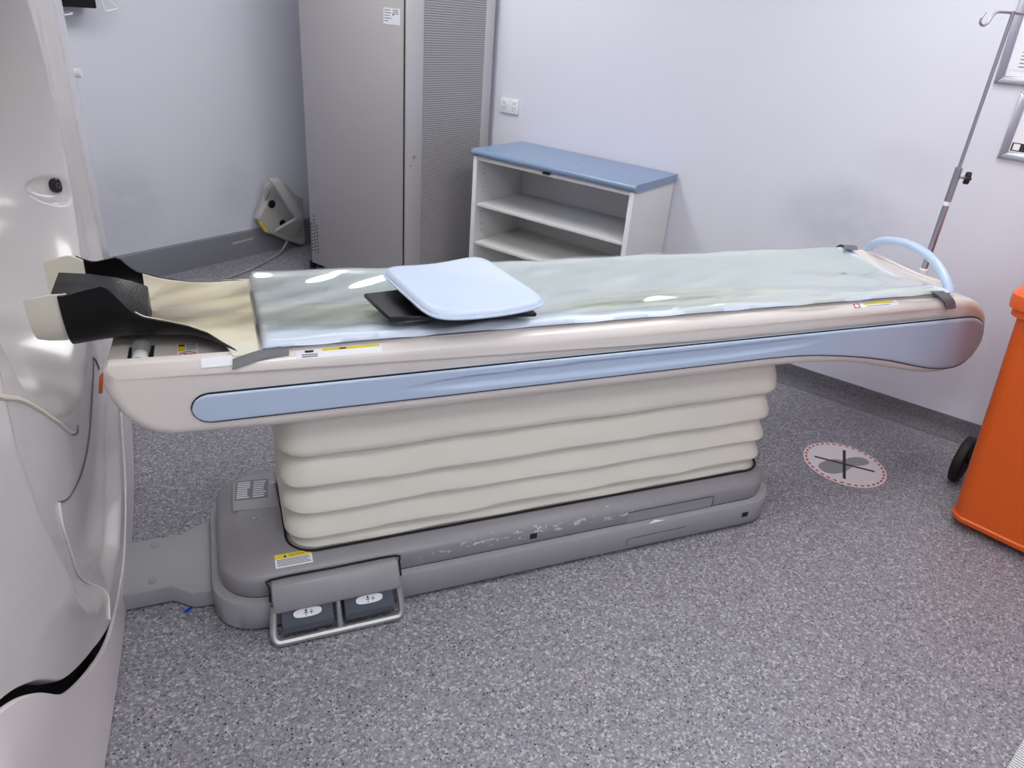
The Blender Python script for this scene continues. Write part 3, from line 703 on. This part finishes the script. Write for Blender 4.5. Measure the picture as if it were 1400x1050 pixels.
sticker('rating_label', (-.055, 1.935, .1987), (.085, -.008, 0), (.008, .085, 0), .095, .098, M['greyprint'], tab, lines(.05, .46, .05, .95, 9, 'label', .5) + lines(.54, .95, .05, .95, 8, 'label', .4))

# ---------------------------------------------------------------- pad on the table
pad = thing('table_pad', 'long pale blue vinyl pad lying on the scanner table', 'pad', (1.17, 1.86, .82), 0, world=True)
def pad_z(x, s): return crad_z(min(x, 2.3), s) + .006
def pad_wav(x, s):
    e = .0025 * math.sin(x * 24 + 1.5 * math.sin(x * 7)) * sm(.75, .98, abs(s)) + .002 * math.sin(x * 11 + s * 7) + .0012 * math.sin(x * 31 - s * 16)
    return e
def pxe(a, s): # ends
    return .052 + a * (2.300 - .052) + (.010 * s * s if a > .9 else 0)
def pad_top(a, b):
    s = 2 * b - 1; x = pxe(a, s); y = YC + s * .249 + .0016 * math.sin(x * 26) * sm(.9, 1, abs(s))
    ed = min(a * 2.25 / .02, (1 - a) * 2.25 / .02, (1 - abs(s)) * .249 / .02); t = math.sqrt(max(0, 1 - (1 - min(1, ed)) ** 2))
    return Vector((x, y, pad_z(x, s) + .004 + .018 * t + pad_wav(x, s) * t))
def pad_bot(a, b):
    s = 2 * b - 1; x = pxe(a, s); return Vector((x, YC + s * .247, pad_z(x, s)))
MB().slab(260, 56, pad_top, pad_bot).out('pad_body', M['pad'], pad, 60)
MB().tube([(x, YC - .2485, pad_z(x, 1) + .003) for x in [.055 + i * .0449 for i in range(51)]], .0022, 6).out('piping', M['strap'], pad)
def strap(pts, w, ax):
    P = smooth(pts, 5); ax = Vector(ax).normalized() * w / 2
    mb = MB(); n = len(P); vs_ = []
    for p in P: vs_ += [p - ax, p + ax, p + ax + Vector((0, -.0006, -.0022)), p - ax + Vector((0, -.0006, -.0022))]
    rings_ = [vs_[i * 4:i * 4 + 4] for i in range(n)]
    return mb.loft(rings_)
strap([(.11, 1.606, .8405), (.075, 1.603, .8395), (.04, 1.598, .8365), (.008, 1.592, .8305), (-.014, 1.588, .8255)], .024, (.1, .75, .65)).out('corner_strap', M['strap'], pad, 40)
strap([(2.225, 1.645, .857), (2.245, 1.615, .853), (2.27, 1.594, .838), (2.285, 1.585, .822), (2.297, 1.5825, .800)], .056, (1, .12, .0)).out('corner_strap', M['strap'], pad, 40)
strap([(2.262, 2.045, .866), (2.285, 2.075, .869), (2.295, 2.105, .864), (2.30, 2.128, .846)], .055, (1, -.3, 0)).out('corner_strap', M['strap'], pad, 40)

# ---------------------------------------------------------------- cushion with black boards
cus = thing('positioning_cushion', 'square pale blue cushion on black boards lying on the table pad', 'cushion', (.56, 1.80, .86), 0, world=True)
CO = [Vector((0.376, 1.893, 0.924)), Vector((0.434, 1.541, 0.922)), Vector((0.768, 1.594, 0.916)), Vector((0.690, 1.958, 0.926))]
def bil(a, b, C_): return (C_[0] * (1 - a) + C_[3] * a) * (1 - b) + (C_[1] * (1 - a) + C_[2] * a) * b
def rndsq(a, b, r0=.16):
    # pull grid corners in to round them
    u, v = 2 * a - 1, 2 * b - 1
    m_ = max(abs(u), abs(v)); q = (abs(u) ** 7 + abs(v) ** 7) ** (1 / 7)
    if q > 1e-6: u, v = u * m_ / q, v * m_ / q
    return (u + 1) / 2, (v + 1) / 2
def cpt(a, b, top):
    u, v = rndsq(a, b); p = bil(u, v, CO)
    ed = min(1, (1 - max(abs(2 * a - 1), abs(2 * b - 1))) / .10); t = math.sqrt(max(0, 1 - (1 - ed) ** 2))
    dz = .016 * t + .002 * math.sin(a * 9) * math.sin(b * 7) * t if top else -.006
    dish = .012 * ((2 * u - 1) ** 2) - .012
    return p + Vector((0, 0, dz + dish))
MB().slab(36, 36, lambda a, b: cpt(a, b, True), lambda a, b: cpt(a, b, False)).out('cushion_pad', M['pad2'], cus, 60)
edge = []
for i in range(36): edge.append((i / 36, 0))
for i in range(36): edge.append((1, i / 36))
for i in range(36): edge.append((1 - i / 36, 1))
for i in range(36): edge.append((0, 1 - i / 36))
MB().tube([cpt(a, b, True) - Vector((0, 0, .002)) for a, b in edge], .0036, 8, True).out('cushion_piping', M['pad2'], cus)
def bpt(a, b, z): 
    u, v = rndsq(a, b); p = bil(.04 + .92 * u, .05 + .9 * v, CO); return Vector((p.x, p.y, z + .010 * ((2 * u - 1) ** 2)))
MB().slab(14, 14, lambda a, b: bpt(a, b, .9035), lambda a, b: bpt(a, b, .8965)).out('cushion_board', M['black'], cus)
BC = [Vector((.322, 1.815, 0)), Vector((.352, 1.645, 0)), Vector((.735, 1.605, 0)), Vector((.72, 1.88, 0))]
bb = MB().hexa([p + Vector((0, 0, .876)) for p in BC] + [p + Vector((0, 0, .888)) for p in BC], .003, 1); bb.out('lower_board', M['black'], cus)
MB().hexa([Vector((.43, 1.67, .886)), Vector((.66, 1.67, .886)), Vector((.66, 1.86, .886)), Vector((.43, 1.86, .886)), Vector((.43, 1.67, .898)), Vector((.66, 1.67, .898)), Vector((.66, 1.86, .898)), Vector((.43, 1.86, .898))], .002, 1).out('board_spacer', M['black'], cus)

# ---------------------------------------------------------------- clear sheet over pad
def shz(x, s):
    s1 = max(-1, min(1, s)); z = pad_z(max(x, .06), s1) + .0275 + pad_wav(x, s1)
    z += .003 * (1 + math.sin(x * 5 + s * 3) * math.sin(s * 5 + 1)) + .0016 * (1 + math.sin(x * 13 - s * 6 + math.sin(x * 5))) * (1 - .7 * sm(.9, .5, x))
    z -= .010 * sm(.85, 1.0, s)
    z += .016 * math.exp(-((s + .62 - .05 * math.sin(x * 4)) / .16) ** 2) * sm(.75, .95, x) * sm(1.9, 1.2, x)
    z += .030 * sm(.12, -.12, x) + .012 * sm(.3, .06, x) * (1 - s * s)
    return z
def sh_lo(x): return interp([(-.14, -.55), (0, -.62), (.06, -.70), (.4, -.74), (.8, -.80), (1.0, -.93), (1.2, -1.03), (2.25, -1.06)], x) + .02 * math.sin(x * 14)
def sh_hi(x): return interp([(-.14, .42), (.0, .6), (.06, .97), (2.2, .985), (2.25, .98)], x)
def sh_pt(a, b, dz=0):
    x = -.14 + a * (2.225 + .14) + .03 * math.sin(b * 3) * (a > .5) * a - .05 * (1 - a) ** 8 * (1 - (2 * b - 1) ** 2)
    s = sh_lo(x) + (sh_hi(x) - sh_lo(x)) * b
    z = shz(x, s); y = YC + s * .249
    if s < -1: z -= (-1 - s) * .30
    return Vector((x, y, z + dz))
# keep the sheet clear of the boards it lies under
def sh_fix(p):
    return p
cs = MB().grid(220, 60, lambda a, b: sh_pt(a, b)).out('clear_cover_sheet', M['sheet'], None, 60, False)
tag(cs, 'clear shiny plastic sheet spread over the blue pad', 'plastic sheet')
def fold_pt(a, b):
    x = .74 + .98 * a; wd_ = .30 * math.sin(math.pi * min(1, a * .96 + .03)) ** .7 * (1 - .35 * a)
    s = -.80 + .12 * a + wd_ * (b - .15) * 1.6
    return Vector((x, YC + s * .249, shz(x, max(-1, s)) + .004 + .012 * math.sin(math.pi * b) * math.sin(math.pi * a)))
fo_ = MB().grid(70, 14, fold_pt).out('sheet_fold', M['sheet'], cs, 60, False)
def fold2(a, b):
    x = .10 + .33 * a; s = -.62 + .55 * b + .12 * a
    return Vector((x, YC + s * .249, shz(x, s) + .003 + .007 * math.sin(math.pi * b) * math.sin(math.pi * a)))
MB().grid(30, 14, fold2).out('sheet_fold', M['sheet'], cs, 60, False)

# ---------------------------------------------------------------- head holder
hh = thing('head_holder', 'black and cream head holder at the scanner end of the table', 'head holder', (-.2, 1.86, .80), 0, world=True)
ST = [(-.412, .132, .948, .822), (-.39, .137, .954, .817), (-.36, .141, .960, .816), (-.335, .142, .960, .818), (-.30, .142, .970, .822), (-.255, .142, .980, .826), (-.238, .140, .955, .830), (-.215, .140, .918, .832), (-.19, .140, .898, .832), (-.15, .141, .886, .832), (-.10, .150, .873, .832), (-.06, .172, .862, .831), (-.03, .205, .850, .830), (.0, .236, .840, .829), (.045, .240, .838, .829)]
def trough(i0, i1, grow, th, pw=2.4, n=28, xs=None):
    pts = []
    xs = xs or [ST[i0][0] + (ST[i1][0] - ST[i0][0]) * k / 24 for k in range(25)]
    def get(x, j): return interp([(a[0], a[j]) for a in ST], x)
    def sec(x, g, dz):
        hw, ze, zb = get(x, 1) + g, get(x, 2), get(x, 3) + dz
        o = []
        for k in range(n + 1):
            s = 2 * k / n - 1
            ang = s * math.pi / 2
            zt = ze - (.030 * sm(-.36, -.30, x) * sm(-.19, -.25, x) if s > 0 else 0)
            o.append(Vector((x, YC + hw * math.copysign(abs(math.sin(ang)) ** .75, s), zb + (zt - zb) * (1 - math.cos(ang)) ** 1.35)))
        return o
    rings_ = []
    for x in xs:
        a = sec(x, grow, 0 - grow); b = sec(x, grow - th, th - grow)
        rings_.append(a + b[::-1])
    return MB().loft(rings_)
trough(0, 5, -.004, .008, xs=[-.412 + .0102 * i for i in range(9)]).out('head_shell', M['creamw'], hh, 50)
cup = trough(2, 8, .006, .008, xs=[-.345 + .0105 * i for i in range(16)]).out('head_cup', M['blackfoam'], hh, 50)
trough(8, 14, -.004, .005, xs=[-.205 + .01 * i for i in range(26)]).out('neck_liner', M['cream'], hh, 50)
trough(8, 14, .004, .007, xs=[-.20 + .01 * i for i in range(25)]).out('neck_shell', M['blackfoam'], hh, 50)
hpad = []
for x, zf, zn, zb in ((-.362, .962, .955, .87), (-.30, .955, .958, .85), (-.25, .944, .950, .848), (-.215, .932, .905, .846), (-.186, .918, .876, .846)):
    hpad.append([Vector((x, 1.874, zb)), Vector((x, 1.874, zf - .006)), Vector((x, 1.866, zf)), Vector((x, 1.80, (zf + zn) / 2 - .012 * sm(-.33, -.25, x))), Vector((x, 1.742, zn)), Vector((x, 1.734, zn - .008)), Vector((x, 1.745, zb + .012)), Vector((x, 1.79, zb))])
MB().loft(hpad).out('head_pad', M['blackfoam'], hh, 40)
MB().box((-.27, 1.84, .806), (.02, 1.88, .828), .004).out('mount_bar', M['blackfoam'], hh)
MB().hexa([Vector(q) for q in ((-.028, 1.672, .8385), (.040, 1.655, .8405), (.046, 1.603, .833), (-.012, 1.607, .832), (-.028, 1.674, .8465), (.040, 1.657, .8475), (.046, 1.600, .8385), (-.012, 1.603, .8375))], .002, 1).out('liner_flap', M['creamw'], hh, 30)

# ---------------------------------------------------------------- grey cabinet (local x along the front, y into the depth)
cab = thing('equipment_cabinet', 'tall grey steel equipment cabinet with perforated side beside the bookcase', 'cabinet', (.474, 4.484, 0), ROT_BACK)
CWd, CDp, CHt = .806, .684, 2.02
MB().box((.012, .02, .07), (CWd - .012, CDp, CHt), .004).out('carcass', M['cab'], cab)
MB().box((0, .018, .07), (.016, CDp, CHt), .002).out('side_sheet', M['cab_edge'], cab)
door = MB().box((.014, 0, .072), (CWd - .014, .02, CHt - .01), .004).out('door', M['cab'], cab)
MB().box((CWd - .012, .004, .07), (CWd + .002, .118, CHt), .002).out('side_post', M['cab_edge'], cab)
MB().box((CWd - .012, CDp - .075, .07), (CWd + .002, CDp, CHt), .002).out('side_post', M['cab_edge'], cab)
MB().box((CWd - .012, .118, .09), (CWd - .002, CDp - .075, CHt - .02)).out('perforated_panel', M['perf'], cab, 0)
MB().box((CWd - .0115, .118, .07), (CWd + .001, CDp - .075, .09)).out('panel_rail', M['cab_edge'], cab)
MB().tube([(CWd - .013, -.0005, .075), (CWd - .013, -.0005, CHt - .012)], .003, 6).out('door_gap', M['dark'], cab)
lk = MB().cyl((CWd + .002, .06, .845), (CWd + .007, .06, .845), .007, 12).out('lock', M['chromed'], cab)
MB().cyl((CWd + .002, .035, .80), (CWd + .004, .035, .80), .003, 8).out('screw', M['dark'], cab)
for x in (.035, CWd - .06):
    for y in (.05, CDp - .08): MB().cyl((x, y, 0), (x, y, .072), .022, 12).out('levelling_foot', M['dark'], cab)
ft = MB().prism([(0, .0), (.07, .0), (.07, .05), (.05, .085), (.0, .085)], lambda u, v, w: Vector((w, u - .01, v)), -.012, -.004, .0015, 1)
fo = MB().hexa([(-.055, -.012, .0), (.0, -.012, .0), (.0, .05, .0), (-.055, .05, .0), (-.055, -.012, .052), (.0, -.012, .085), (.0, .05, .085), (-.055, .05, .052)], .003, 1).out('floor_bracket', M['chromed'], cab)
for x in (-.035, -.015): MB().cyl((x, -.012, .045), (x, -.015, .045), .005, 10).out('bracket_bolt', M['chrome'], cab)
vh = MB()
for i in range(3):
    for j in range(11 - 2 * abs(i - 1) if i else 9):
        x = .028 + i * .024; z = .15 + j * .021 + (i % 2) * .0105
        vh.loft([oval((x, -.0004, z), Vector((1, 0, 0)), Vector((0, 0, 1)), .0052, .0052, 10, 2), oval((x, -.0001, z), Vector((1, 0, 0)), Vector((0, 0, 1)), .0052, .0052, 10, 2)])
tag(vh.out('vent_holes', M['dark'], cab, 0), kind='stuff')
sticker('asset_label', (.652, -.0006, 1.464), (1, 0, 0), (0, 0, 1), .112, .072, M['label'], cab, lines(.06, .5, .12, .95, 5, 'greyprint', .3, .5) + lines(.56, .96, .62, .95, 3, 'print', .35, .2) + [(.55, .56, .63, .64, 'print')])

# ---------------------------------------------------------------- bookcase
bk = thing('bookcase', 'low white bookcase with blue top and empty shelves against the back wall', 'bookcase', (1.253, 3.767, 0), ROT_BACK)
BWd, BDp, BH = .992, .452, .907
tpb = MB().prism([(-.006, BH - .010), (.002, BH - .002), (.010, BH), (BDp, BH), (BDp, BH - .036), (.008, BH - .036), (-.002, BH - .031), (-.008, BH - .020)], lambda u, v, w: Vector((w, u, v)), 0, BWd)
tpb.out('bench_top', M['benchblue'], bk, 50)
MB().box((.012, .012, .0), (.034, BDp - .002, BH - .036), .0015, 1).out('side_board', M['melamine'], bk)
MB().box((BWd - .034, .012, .0), (BWd - .012, BDp - .002, BH - .036), .0015, 1).out('side_board', M['melamine'], bk)
for x in (.008, BWd - .034): MB().box((x, .006, .0), (x + .026, .014, BH - .037), .003, 2).out('edge_trim', M['white'], bk)
MB().box((.034, BDp - .014, .0), (BWd - .034, BDp - .004, BH - .036)).out('back_board', M['melamine'], bk, 0)
MB().box((.034, .02, BH - .058), (BWd - .034, .036, BH - .036)).out('top_rail', M['melamine'], bk)
for z in (.612, .396): MB().box((.036, .022, z - .009), (BWd - .036, BDp - .015, z + .009), .003, 2).out('shelf_board', M['shelf'], bk)
MB().box((.034, .03, .085), (BWd - .034, BDp - .015, .103), .003, 2).out('shelf_board', M['shelf'], bk)
MB().box((.034, .05, .0), (BWd - .034, .066, .085)).out('kick_board', M['melamine'], bk)
ph = MB()
for y in (.07, BDp - .08):
    for z in (.83, .80, .775, .70, .675, .565, .54, .50, .46): ph.loft([oval((.0342, y, z), Vector((0, 1, 0)), Vector((0, 0, 1)), .0032, .0032, 8, 2), oval((.0346, y, z), Vector((0, 1, 0)), Vector((0, 0, 1)), .0032, .0032, 8, 2)])
tag(ph.out('peg_holes', M['dark'], bk, 0), kind='stuff')
MB().box((.46, -.002, BH - .046), (.50, .022, BH - .038), .002, 1).out('catch', M['black'], bk)
MB().loft([oval((.55, .19, BH + .0002), Vector((1, 0, 0)), Vector((0, 1, 0)), .005, .005, 10, 2), oval((.55, .19, BH + .0008), Vector((1, 0, 0)), Vector((0, 1, 0)), .004, .004, 10, 2)]).out('drill_hole', M['dark'], bk)

# ---------------------------------------------------------------- wall outlet
oc = Vector((1.584, 4.105, 1.046)); 
outl = thing('wall_outlet', 'white double power outlet on the back wall above the bookcase', 'outlet', W(L_BACK - .0, oc.dot(RB), 1.044), ROT_BACK)
MB().box((-.064, -.012, 0), (.064, -.0005, .080), .003, 2).out('outlet_plate', M['white'], outl)
for x in (-.034, .034):
    MB().box((x - .010, -.016, .056), (x + .010, -.011, .072), .0015, 1).out('switch', M['white'], outl)
    g = MB()
    for sx, a in ((-.009, .5), (.009, -.5), (0, 0)):
        c, s_ = math.cos(a), math.sin(a); zc_ = .032 if a else .018
        g.add([(x + sx + dx * c - dz * s_, -.0124, zc_ + dx * s_ + dz * c) for dx, dz in ((-.0016, -.006), (.0016, -.006), (.0016, .006), (-.0016, .006))], [(0, 1, 2, 3)])
    g.out('socket_slots', M['greyprint'], outl, 0)

# ---------------------------------------------------------------- pedal housing leaning in the corner
def LP(x, b, z): # local of left wall: x along RL from a point, b distance off the wall
    return W(x, B_LEFT - b, z)
hs = thing('moulded_housing', 'grey moulded housing with a flat bar leaning in the corner by the cabinet', 'housing', W(2.93, B_LEFT - .12, 0), ROT_LEFT)
SO = [(-.186, .254), (-.176, .275), (-.161, .297), (-.13, .335), (-.105, .39), (-.088, .455), (-.06, .475), (.0, .47), (.06, .44), (.12, .37), (.18, .33), (.18, .03), (.161, .012), (.12, .028), (.08, .048), (.01, .079), (-.05, .115), (-.088, .136), (-.115, .146), (-.14, .178), (-.157, .221)]
MB().prism(SO, lambda u, v, w: Vector((u, w, v)), .02, .085, .022, 4).out('housing_shell', M['housing'], hs, 60)
MB().hexa([Vector((.021, -.09, .250)), Vector((.096, -.09, .242)), Vector((.096, -.06, .242)), Vector((.021, -.06, .250)), Vector((-.139, -.09, .505)), Vector((-.070, -.09, .501)), Vector((-.070, -.06, .520)), Vector((-.139, -.06, .524))], .004, 2).out('flat_bar', M['cab_edge'], hs, 40)
MB().hexa([Vector((-.065, .018, .150)), Vector((.10, .018, .075)), Vector((.10, .035, .09)), Vector((-.065, .035, .165)), Vector((.021, -.088, .246)), Vector((.095, -.088, .238)), Vector((.095, -.078, .246)), Vector((.021, -.078, .256))], .002, 1).out('bar_bracket', M['housing'], hs)
MB().hexa([Vector((-.118, .03, .36)), Vector((-.108, .03, .36)), Vector((-.098, .03, .43)), Vector((-.110, .03, .43)), Vector((-.139, -.085, .480)), Vector((-.128, -.085, .480)), Vector((-.120, -.085, .515)), Vector((-.132, -.085, .515))], .001, 1).out('bar_bracket', M['housing'], hs)
for x, z, r in ((-.075, .335, .026), (-.005, .20, .022)):
    MB().cyl((x, .016, z), (x, .05, z), r, 18).out('recess', M['rubber'], hs)
MB().hexa([Vector((-.178, .030, .235)), Vector((-.165, .022, .242)), Vector((-.118, .022, .160)), Vector((-.132, .030, .158)), Vector((-.178, .028, .238)), Vector((-.165, .018, .245)), Vector((-.118, .018, .163)), Vector((-.132, .026, .161))]).out('yellow_label', M['yellow'], hs, 0)
cbp = smooth([W(2.96, 3.962, .065), W(2.92, 3.95, .03), W(2.86, 3.925, .010), W(2.815, 3.90, .008), W(2.577, 3.804, .008), W(2.36, 3.747, .008), W(2.159, 3.727, .008), W(1.95, 3.74, .008)], 6)
tag(MB().tube(cbp, .008, 8).out('grey_cable', M['cable']), 'grey cable running from the corner housing across the floor', 'cable')

# ---------------------------------------------------------------- wall box behind the scanner, top left
wb = thing('wall_box', 'black box in a white wire bracket on the wall at the top left', 'wall box', W(1.99, B_LEFT, 1.40), ROT_LEFT)
MB().box((-.24, -.12, .011), (-.034, -.004, .34), .006, 2).out('box_body', M['black'], wb)
for path in ([(-.020, -.004, .20), (-.020, -.118, .20), (-.008, -.12, .049), (.0, -.12, .004), (.008, -.12, .001), (.055, -.12, .013), (.061, -.12, .016), (.058, -.12, .022), (.022, -.12, .055), (-.020, -.12, .12)],
             [(-.151, -.004, -.012), (-.151, -.11, -.012), (-.152, -.12, -.014), (-.160, -.121, -.018), (-.20, -.121, -.025), (-.205, -.121, -.018), (-.205, -.121, .02)]):
    MB().tube(path, .0045, 8).out('wire_bracket', M['white'], wb)

# ---------------------------------------------------------------- drip pole
pole = thing('drip_pole', 'chrome drip pole with black knob and hook at the foot of the table', 'drip pole', (2.462, 1.86, .79), 0, world=True)
px, py = 2.462, 1.86
MB().tube([(px, py, .815), (px, py, .838), (px, py, .842)], [.017, .017, .013], 14).out('pole_socket', M['white'], pole)
MB().cyl((px, py, .84), (px, py, 1.10), .0115, 14).out('lower_tube', M['chromed'], pole)
MB().tube([(px, py, 1.085), (px, py, 1.10), (px, py, 1.115)], [.0125, .0125, .010], 14).out('tube_joint', M['white'], pole)
MB().cyl((px, py, 1.10), (px, py, 1.222), .0125, 14).out('clamp_collar', M['chromed'], pole)
MB().cyl((px, py, 1.2), (px, py, 1.728), .0062, 12).out('upper_rod', M['chromed'], pole)
kd = Vector((.8, -.6, 0)).normalized(); kp = Vector((px, py, 1.190))
MB().cyl(kp + kd * .010, kp + kd * .03, .005, 8).out('knob_stem', M['chromed'], pole)
kn = MB(); ku = Vector((0, 0, 1)); kv = kd.cross(ku)
star = [((.016 + .006 * math.cos(4 * a)) * math.cos(a), (.016 + .006 * math.cos(4 * a)) * math.sin(a)) for a in [i * math.pi / 16 for i in range(32)]]
kn.prism(star, lambda u, v, w: kp + kd * w + ku * u + kv * v, .028, .048, .003, 1).out('clamp_knob', M['black'], pole)
hd = Vector((.5, -.27, 0)).normalized()
for sg in (1, -1):
    d = hd * sg; c0 = Vector((px, py, 1.722)); Z = Vector((0, 0, 1))
    # left arm as seen: out, down, round and up again
    hk = smooth([c0, c0 + d * .03, c0 + d * .052 - Z * .003, c0 + d * .062 - Z * .018, c0 + d * .068 - Z * .036, c0 + d * .080 - Z * .044, c0 + d * .092 - Z * .038, c0 + d * .093 - Z * .022, c0 + d * .086 - Z * .004], 5)
    MB().tube(hk, .0042, 8).out('hook', M['chromed'], pole)

# ---------------------------------------------------------------- notices on the back wall
def notice(name, label, b_left, z0, w, h, build):
    t = thing(name, label, 'poster', W(L_BACK, b_left, z0), ROT_BACK, 'framed notices on the back wall')
    fw = .030
    for nm, pts in (('l', [(0, 0), (fw, fw), (fw, h - fw), (0, h)]), ('r', [(w, 0), (w, h), (w - fw, h - fw), (w - fw, fw)]), ('b', [(0, 0), (w, 0), (w - fw, fw), (fw, fw)]), ('t', [(0, h), (fw, h - fw), (w - fw, h - fw), (w, h)])):
        MB().prism(pts, lambda u, v, q: Vector((u, -q, v)), .002, .016, .005, 2).out('frame_rail', M['alu'], t, 50)
    MB().box((fw - .004, -.008, fw - .004), (w - fw + .004, -.003, h - fw + .004)).out('backing', M['paper'], t, 0)
    build(t, fw, w, h); return t
bl1 = Vector((2.842, 2.125, 0)).dot(RB); bl2 = Vector((2.896, 2.039, 0)).dot(RB)
def p1(t, fw, w, h):
    sticker('sheet', (fw + .02, -.0085, fw + .02), (1, 0, 0), (0, 0, 1), w - 2 * fw - .04, h - 2 * fw - .04, M['paper'], t,
            lines(.06, .95, .02, .34, 9, 'greyprint', .3) + [(.04, .60, .96, .618, 'print'), (.06, .44, .9, .50, 'orangeprint'), (.05, .405, .9, .415, 'greyprint'), (.06, .515, .8, .55, 'tealprint'), (.06, .56, .9, .585, 'tealprint')] + lines(.06, .9, .66, .92, 6, 'greyprint', .3))
notice('framed_notice', 'aluminium framed text notice, upper one at the right edge', bl1, 1.495, .34, .46, p1).rotation_euler = (0, math.radians(-2.0), ROT_BACK)
def p2(t, fw, w, h):
    sh = [(.0, .0, 1, .17, 'print'), (.02, .02, .1, .15, 'paper')]
    for r in range(3):
        for c in range(4): sh.append((.12 + c * .21, .30 + r * .15, .27 + c * .21, .41 + r * .15, 'pinkprint'))
    for r in range(3):
        for c in range(4): sh.append((.16 + c * .21, .335 + r * .15, .19 + c * .21, .375 + r * .15, 'red'))
    sticker('sheet', (fw + .004, -.0085, fw + .004), (1, 0, 0), (0, 0, 1), w - 2 * fw - .008, h - 2 * fw - .008, M['paper'], t, sh)
notice('framed_notice', 'aluminium framed notice with pink pictures below the text notice', bl2, 1.228, .36, .25, p2)

# ---------------------------------------------------------------- wheelie bin
BANG = math.radians(-68)
bn = thing('wheelie_bin', 'orange wheelie bin with black wheels in front of the back wall', 'bin', (2.400, 1.365, 0), BANG)
# local x right along its front, y towards the wall
def tap(z): return z / .86
def binring(z, d):
    t = tap(z); return rrect(-.055 * t + d, -.045 * t + d, .46 + .055 * t - d, .40 + .10 * t - d, .05, 6, z)
b_ = MB().loft([binring(.03, .012), binring(.04, 0), binring(.055, -.002), binring(.06, .004), binring(.4, .004), binring(.84, .004), binring(.845, -.014), binring(.872, -.014), binring(.872, .02), binring(.5, .03)], True, False)
b_.out('bin_body', M['orange'], bn, 40)
MB().loft([binring(.876, -.018), binring(.872, -.024), binring(.895, -.026), binring(.918, -.024), binring(.925, -.014), binring(.950, .008), binring(.968, .10)]).out('bin_lid', M['orange_lid'], bn, 40)
for x0, x1 in ((-.108, -.064), (.524, .568)):
    xm = (x0 + x1) / 2; cy, cz, r = .375, .10, .10
    prf = [(x0 + .008, .03), (x0 + .008, r * .7), (x0, r * .78), (x0 + .006, r * .97), (x0 + .014, r), (x1 - .014, r), (x1 - .006, r * .97), (x1, r * .78), (x1 - .008, r * .7), (x1 - .008, .03)]
    MB().loft([[Vector((x, cy + rr * math.cos(a), cz + rr * math.sin(a))) for a in [i * 2 * math.pi / 32 for i in range(32)]] for x, rr in prf]).out('bin_wheel', M['rubber'], bn, 40)
MB().cyl((-.09, .375, .10), (.55, .375, .10), .011, 10).out('axle', M['black'], bn)
MB().tube(smooth([(.06, .48, .83), (.06, .535, .845), (.10, .545, .85), (.36, .545, .85), (.40, .535, .845), (.40, .48, .83)], 4), .014, 8).out('bin_handle', M['orange'], bn)

# ---------------------------------------------------------------- floor sticker
fs = thing('floor_sticker', 'round floor sticker with black cross over grey footprints', 'floor sticker', (2.316, 1.803, 0), 0, world=True)
fx = Vector((2.316, 1.803, 0)); R_ = .168
def disc(r, z, n=48, c=fx): return [c + Vector((r * math.cos(2 * math.pi * i / n), r * math.sin(2 * math.pi * i / n), z)) for i in range(n)]
MB().loft([disc(R_, .0003), disc(R_, .0012), disc(R_ - .001, .0016)]).out('disc', M['sticker'], fs, 0)
ds = MB()
for k in range(36):
    a0, a1 = 2 * math.pi * (k + .0) / 36, 2 * math.pi * (k + .55) / 36
    ds.add([fx + Vector((r * math.cos(a), r * math.sin(a), .0019)) for r, a in ((R_ - .016, a0), (R_ - .007, a0), (R_ - .007, a1), (R_ - .016, a1))], [(0, 1, 2, 3)])
ds.out('dashed_ring', M['red'], fs, 0)
fu = Vector((.96, .28, 0)).normalized()   # one bar of the cross
def at_px(dx, dy): return fx + dx + dy
fp = MB()
for cx, cy, ru, rv, ang, pts in ((2.258, 1.800, .078, .046, .1, 0), (2.388, 1.803, .055, .031, -.1, 1), (2.318, 1.792, .05, .022, .35, 2)):
    u = Vector((math.cos(ang), math.sin(ang), 0)); v = Vector((-u.y, u.x, 0))
    o = oval((cx, cy, .00165 + .00008 * pts), u, v, ru, rv, 28, 2.3)
    fp.add(o, [tuple(range(28))])
fp.out('footprints', M['foot'], fs, 0)
for n_, (du, w_) in enumerate((((.69, .724), .0095), ((.73, -.683), .0095))):
    u = Vector((du[0], du[1], 0)).normalized(); v = Vector((-u.y, u.x, 0))
    c = Vector((2.3145, 1.8025, .0019 + .0002 * n_))
    MB().quad(c, u, v, -.121, -w_ / 2 * 1.3, .121, w_ / 2 * 1.3).out('cross_bar', M['print'], fs, 0)

# ---------------------------------------------------------------- ribbed mat at the lower right, scrap on the floor
rm = thing('ribbed_mat', 'grey mat with a white ribbed edge at the bottom right corner', 'mat', (1.73, .593, 0), math.radians(19.3))
MB().box((-.30, -.42, .002), (.085, -.045, .012), .003, 1).out('mat_sheet', M['mat_grey'], rm)
MB().box((-.30, -.05, .001), (.085, -.001, .005)).out('mat_edge', M['dark'], rm, 0)
rb = MB()
for k in range(42):
    x = -.296 + k * .009; rb.hexa([Vector((x + dx, y, z)) for dx, y, z in ((0, -.048, .004), (.0036, -.048, .004), (.0036, 0, .004), (0, 0, .004), (0, -.048, .012), (.0036, -.048, .012), (.0036, -.002, .011), (0, -.002, .011))])
tag(rb.out('mat_ribs', M['white'], rm, 0), kind='stuff')
sc_ = MB().hexa([Vector((-.215, 1.716, .001)), Vector((-.205, 1.712, .001)), Vector((-.190, 1.728, .001)), Vector((-.200, 1.733, .001)), Vector((-.213, 1.717, .008)), Vector((-.206, 1.714, .008)), Vector((-.194, 1.727, .007)), Vector((-.200, 1.730, .007))], .0015, 1)
tag(sc_.out('plastic_scrap', M['blueplastic']), 'tiny blue plastic scrap on the floor beside the grey duct', 'scrap')
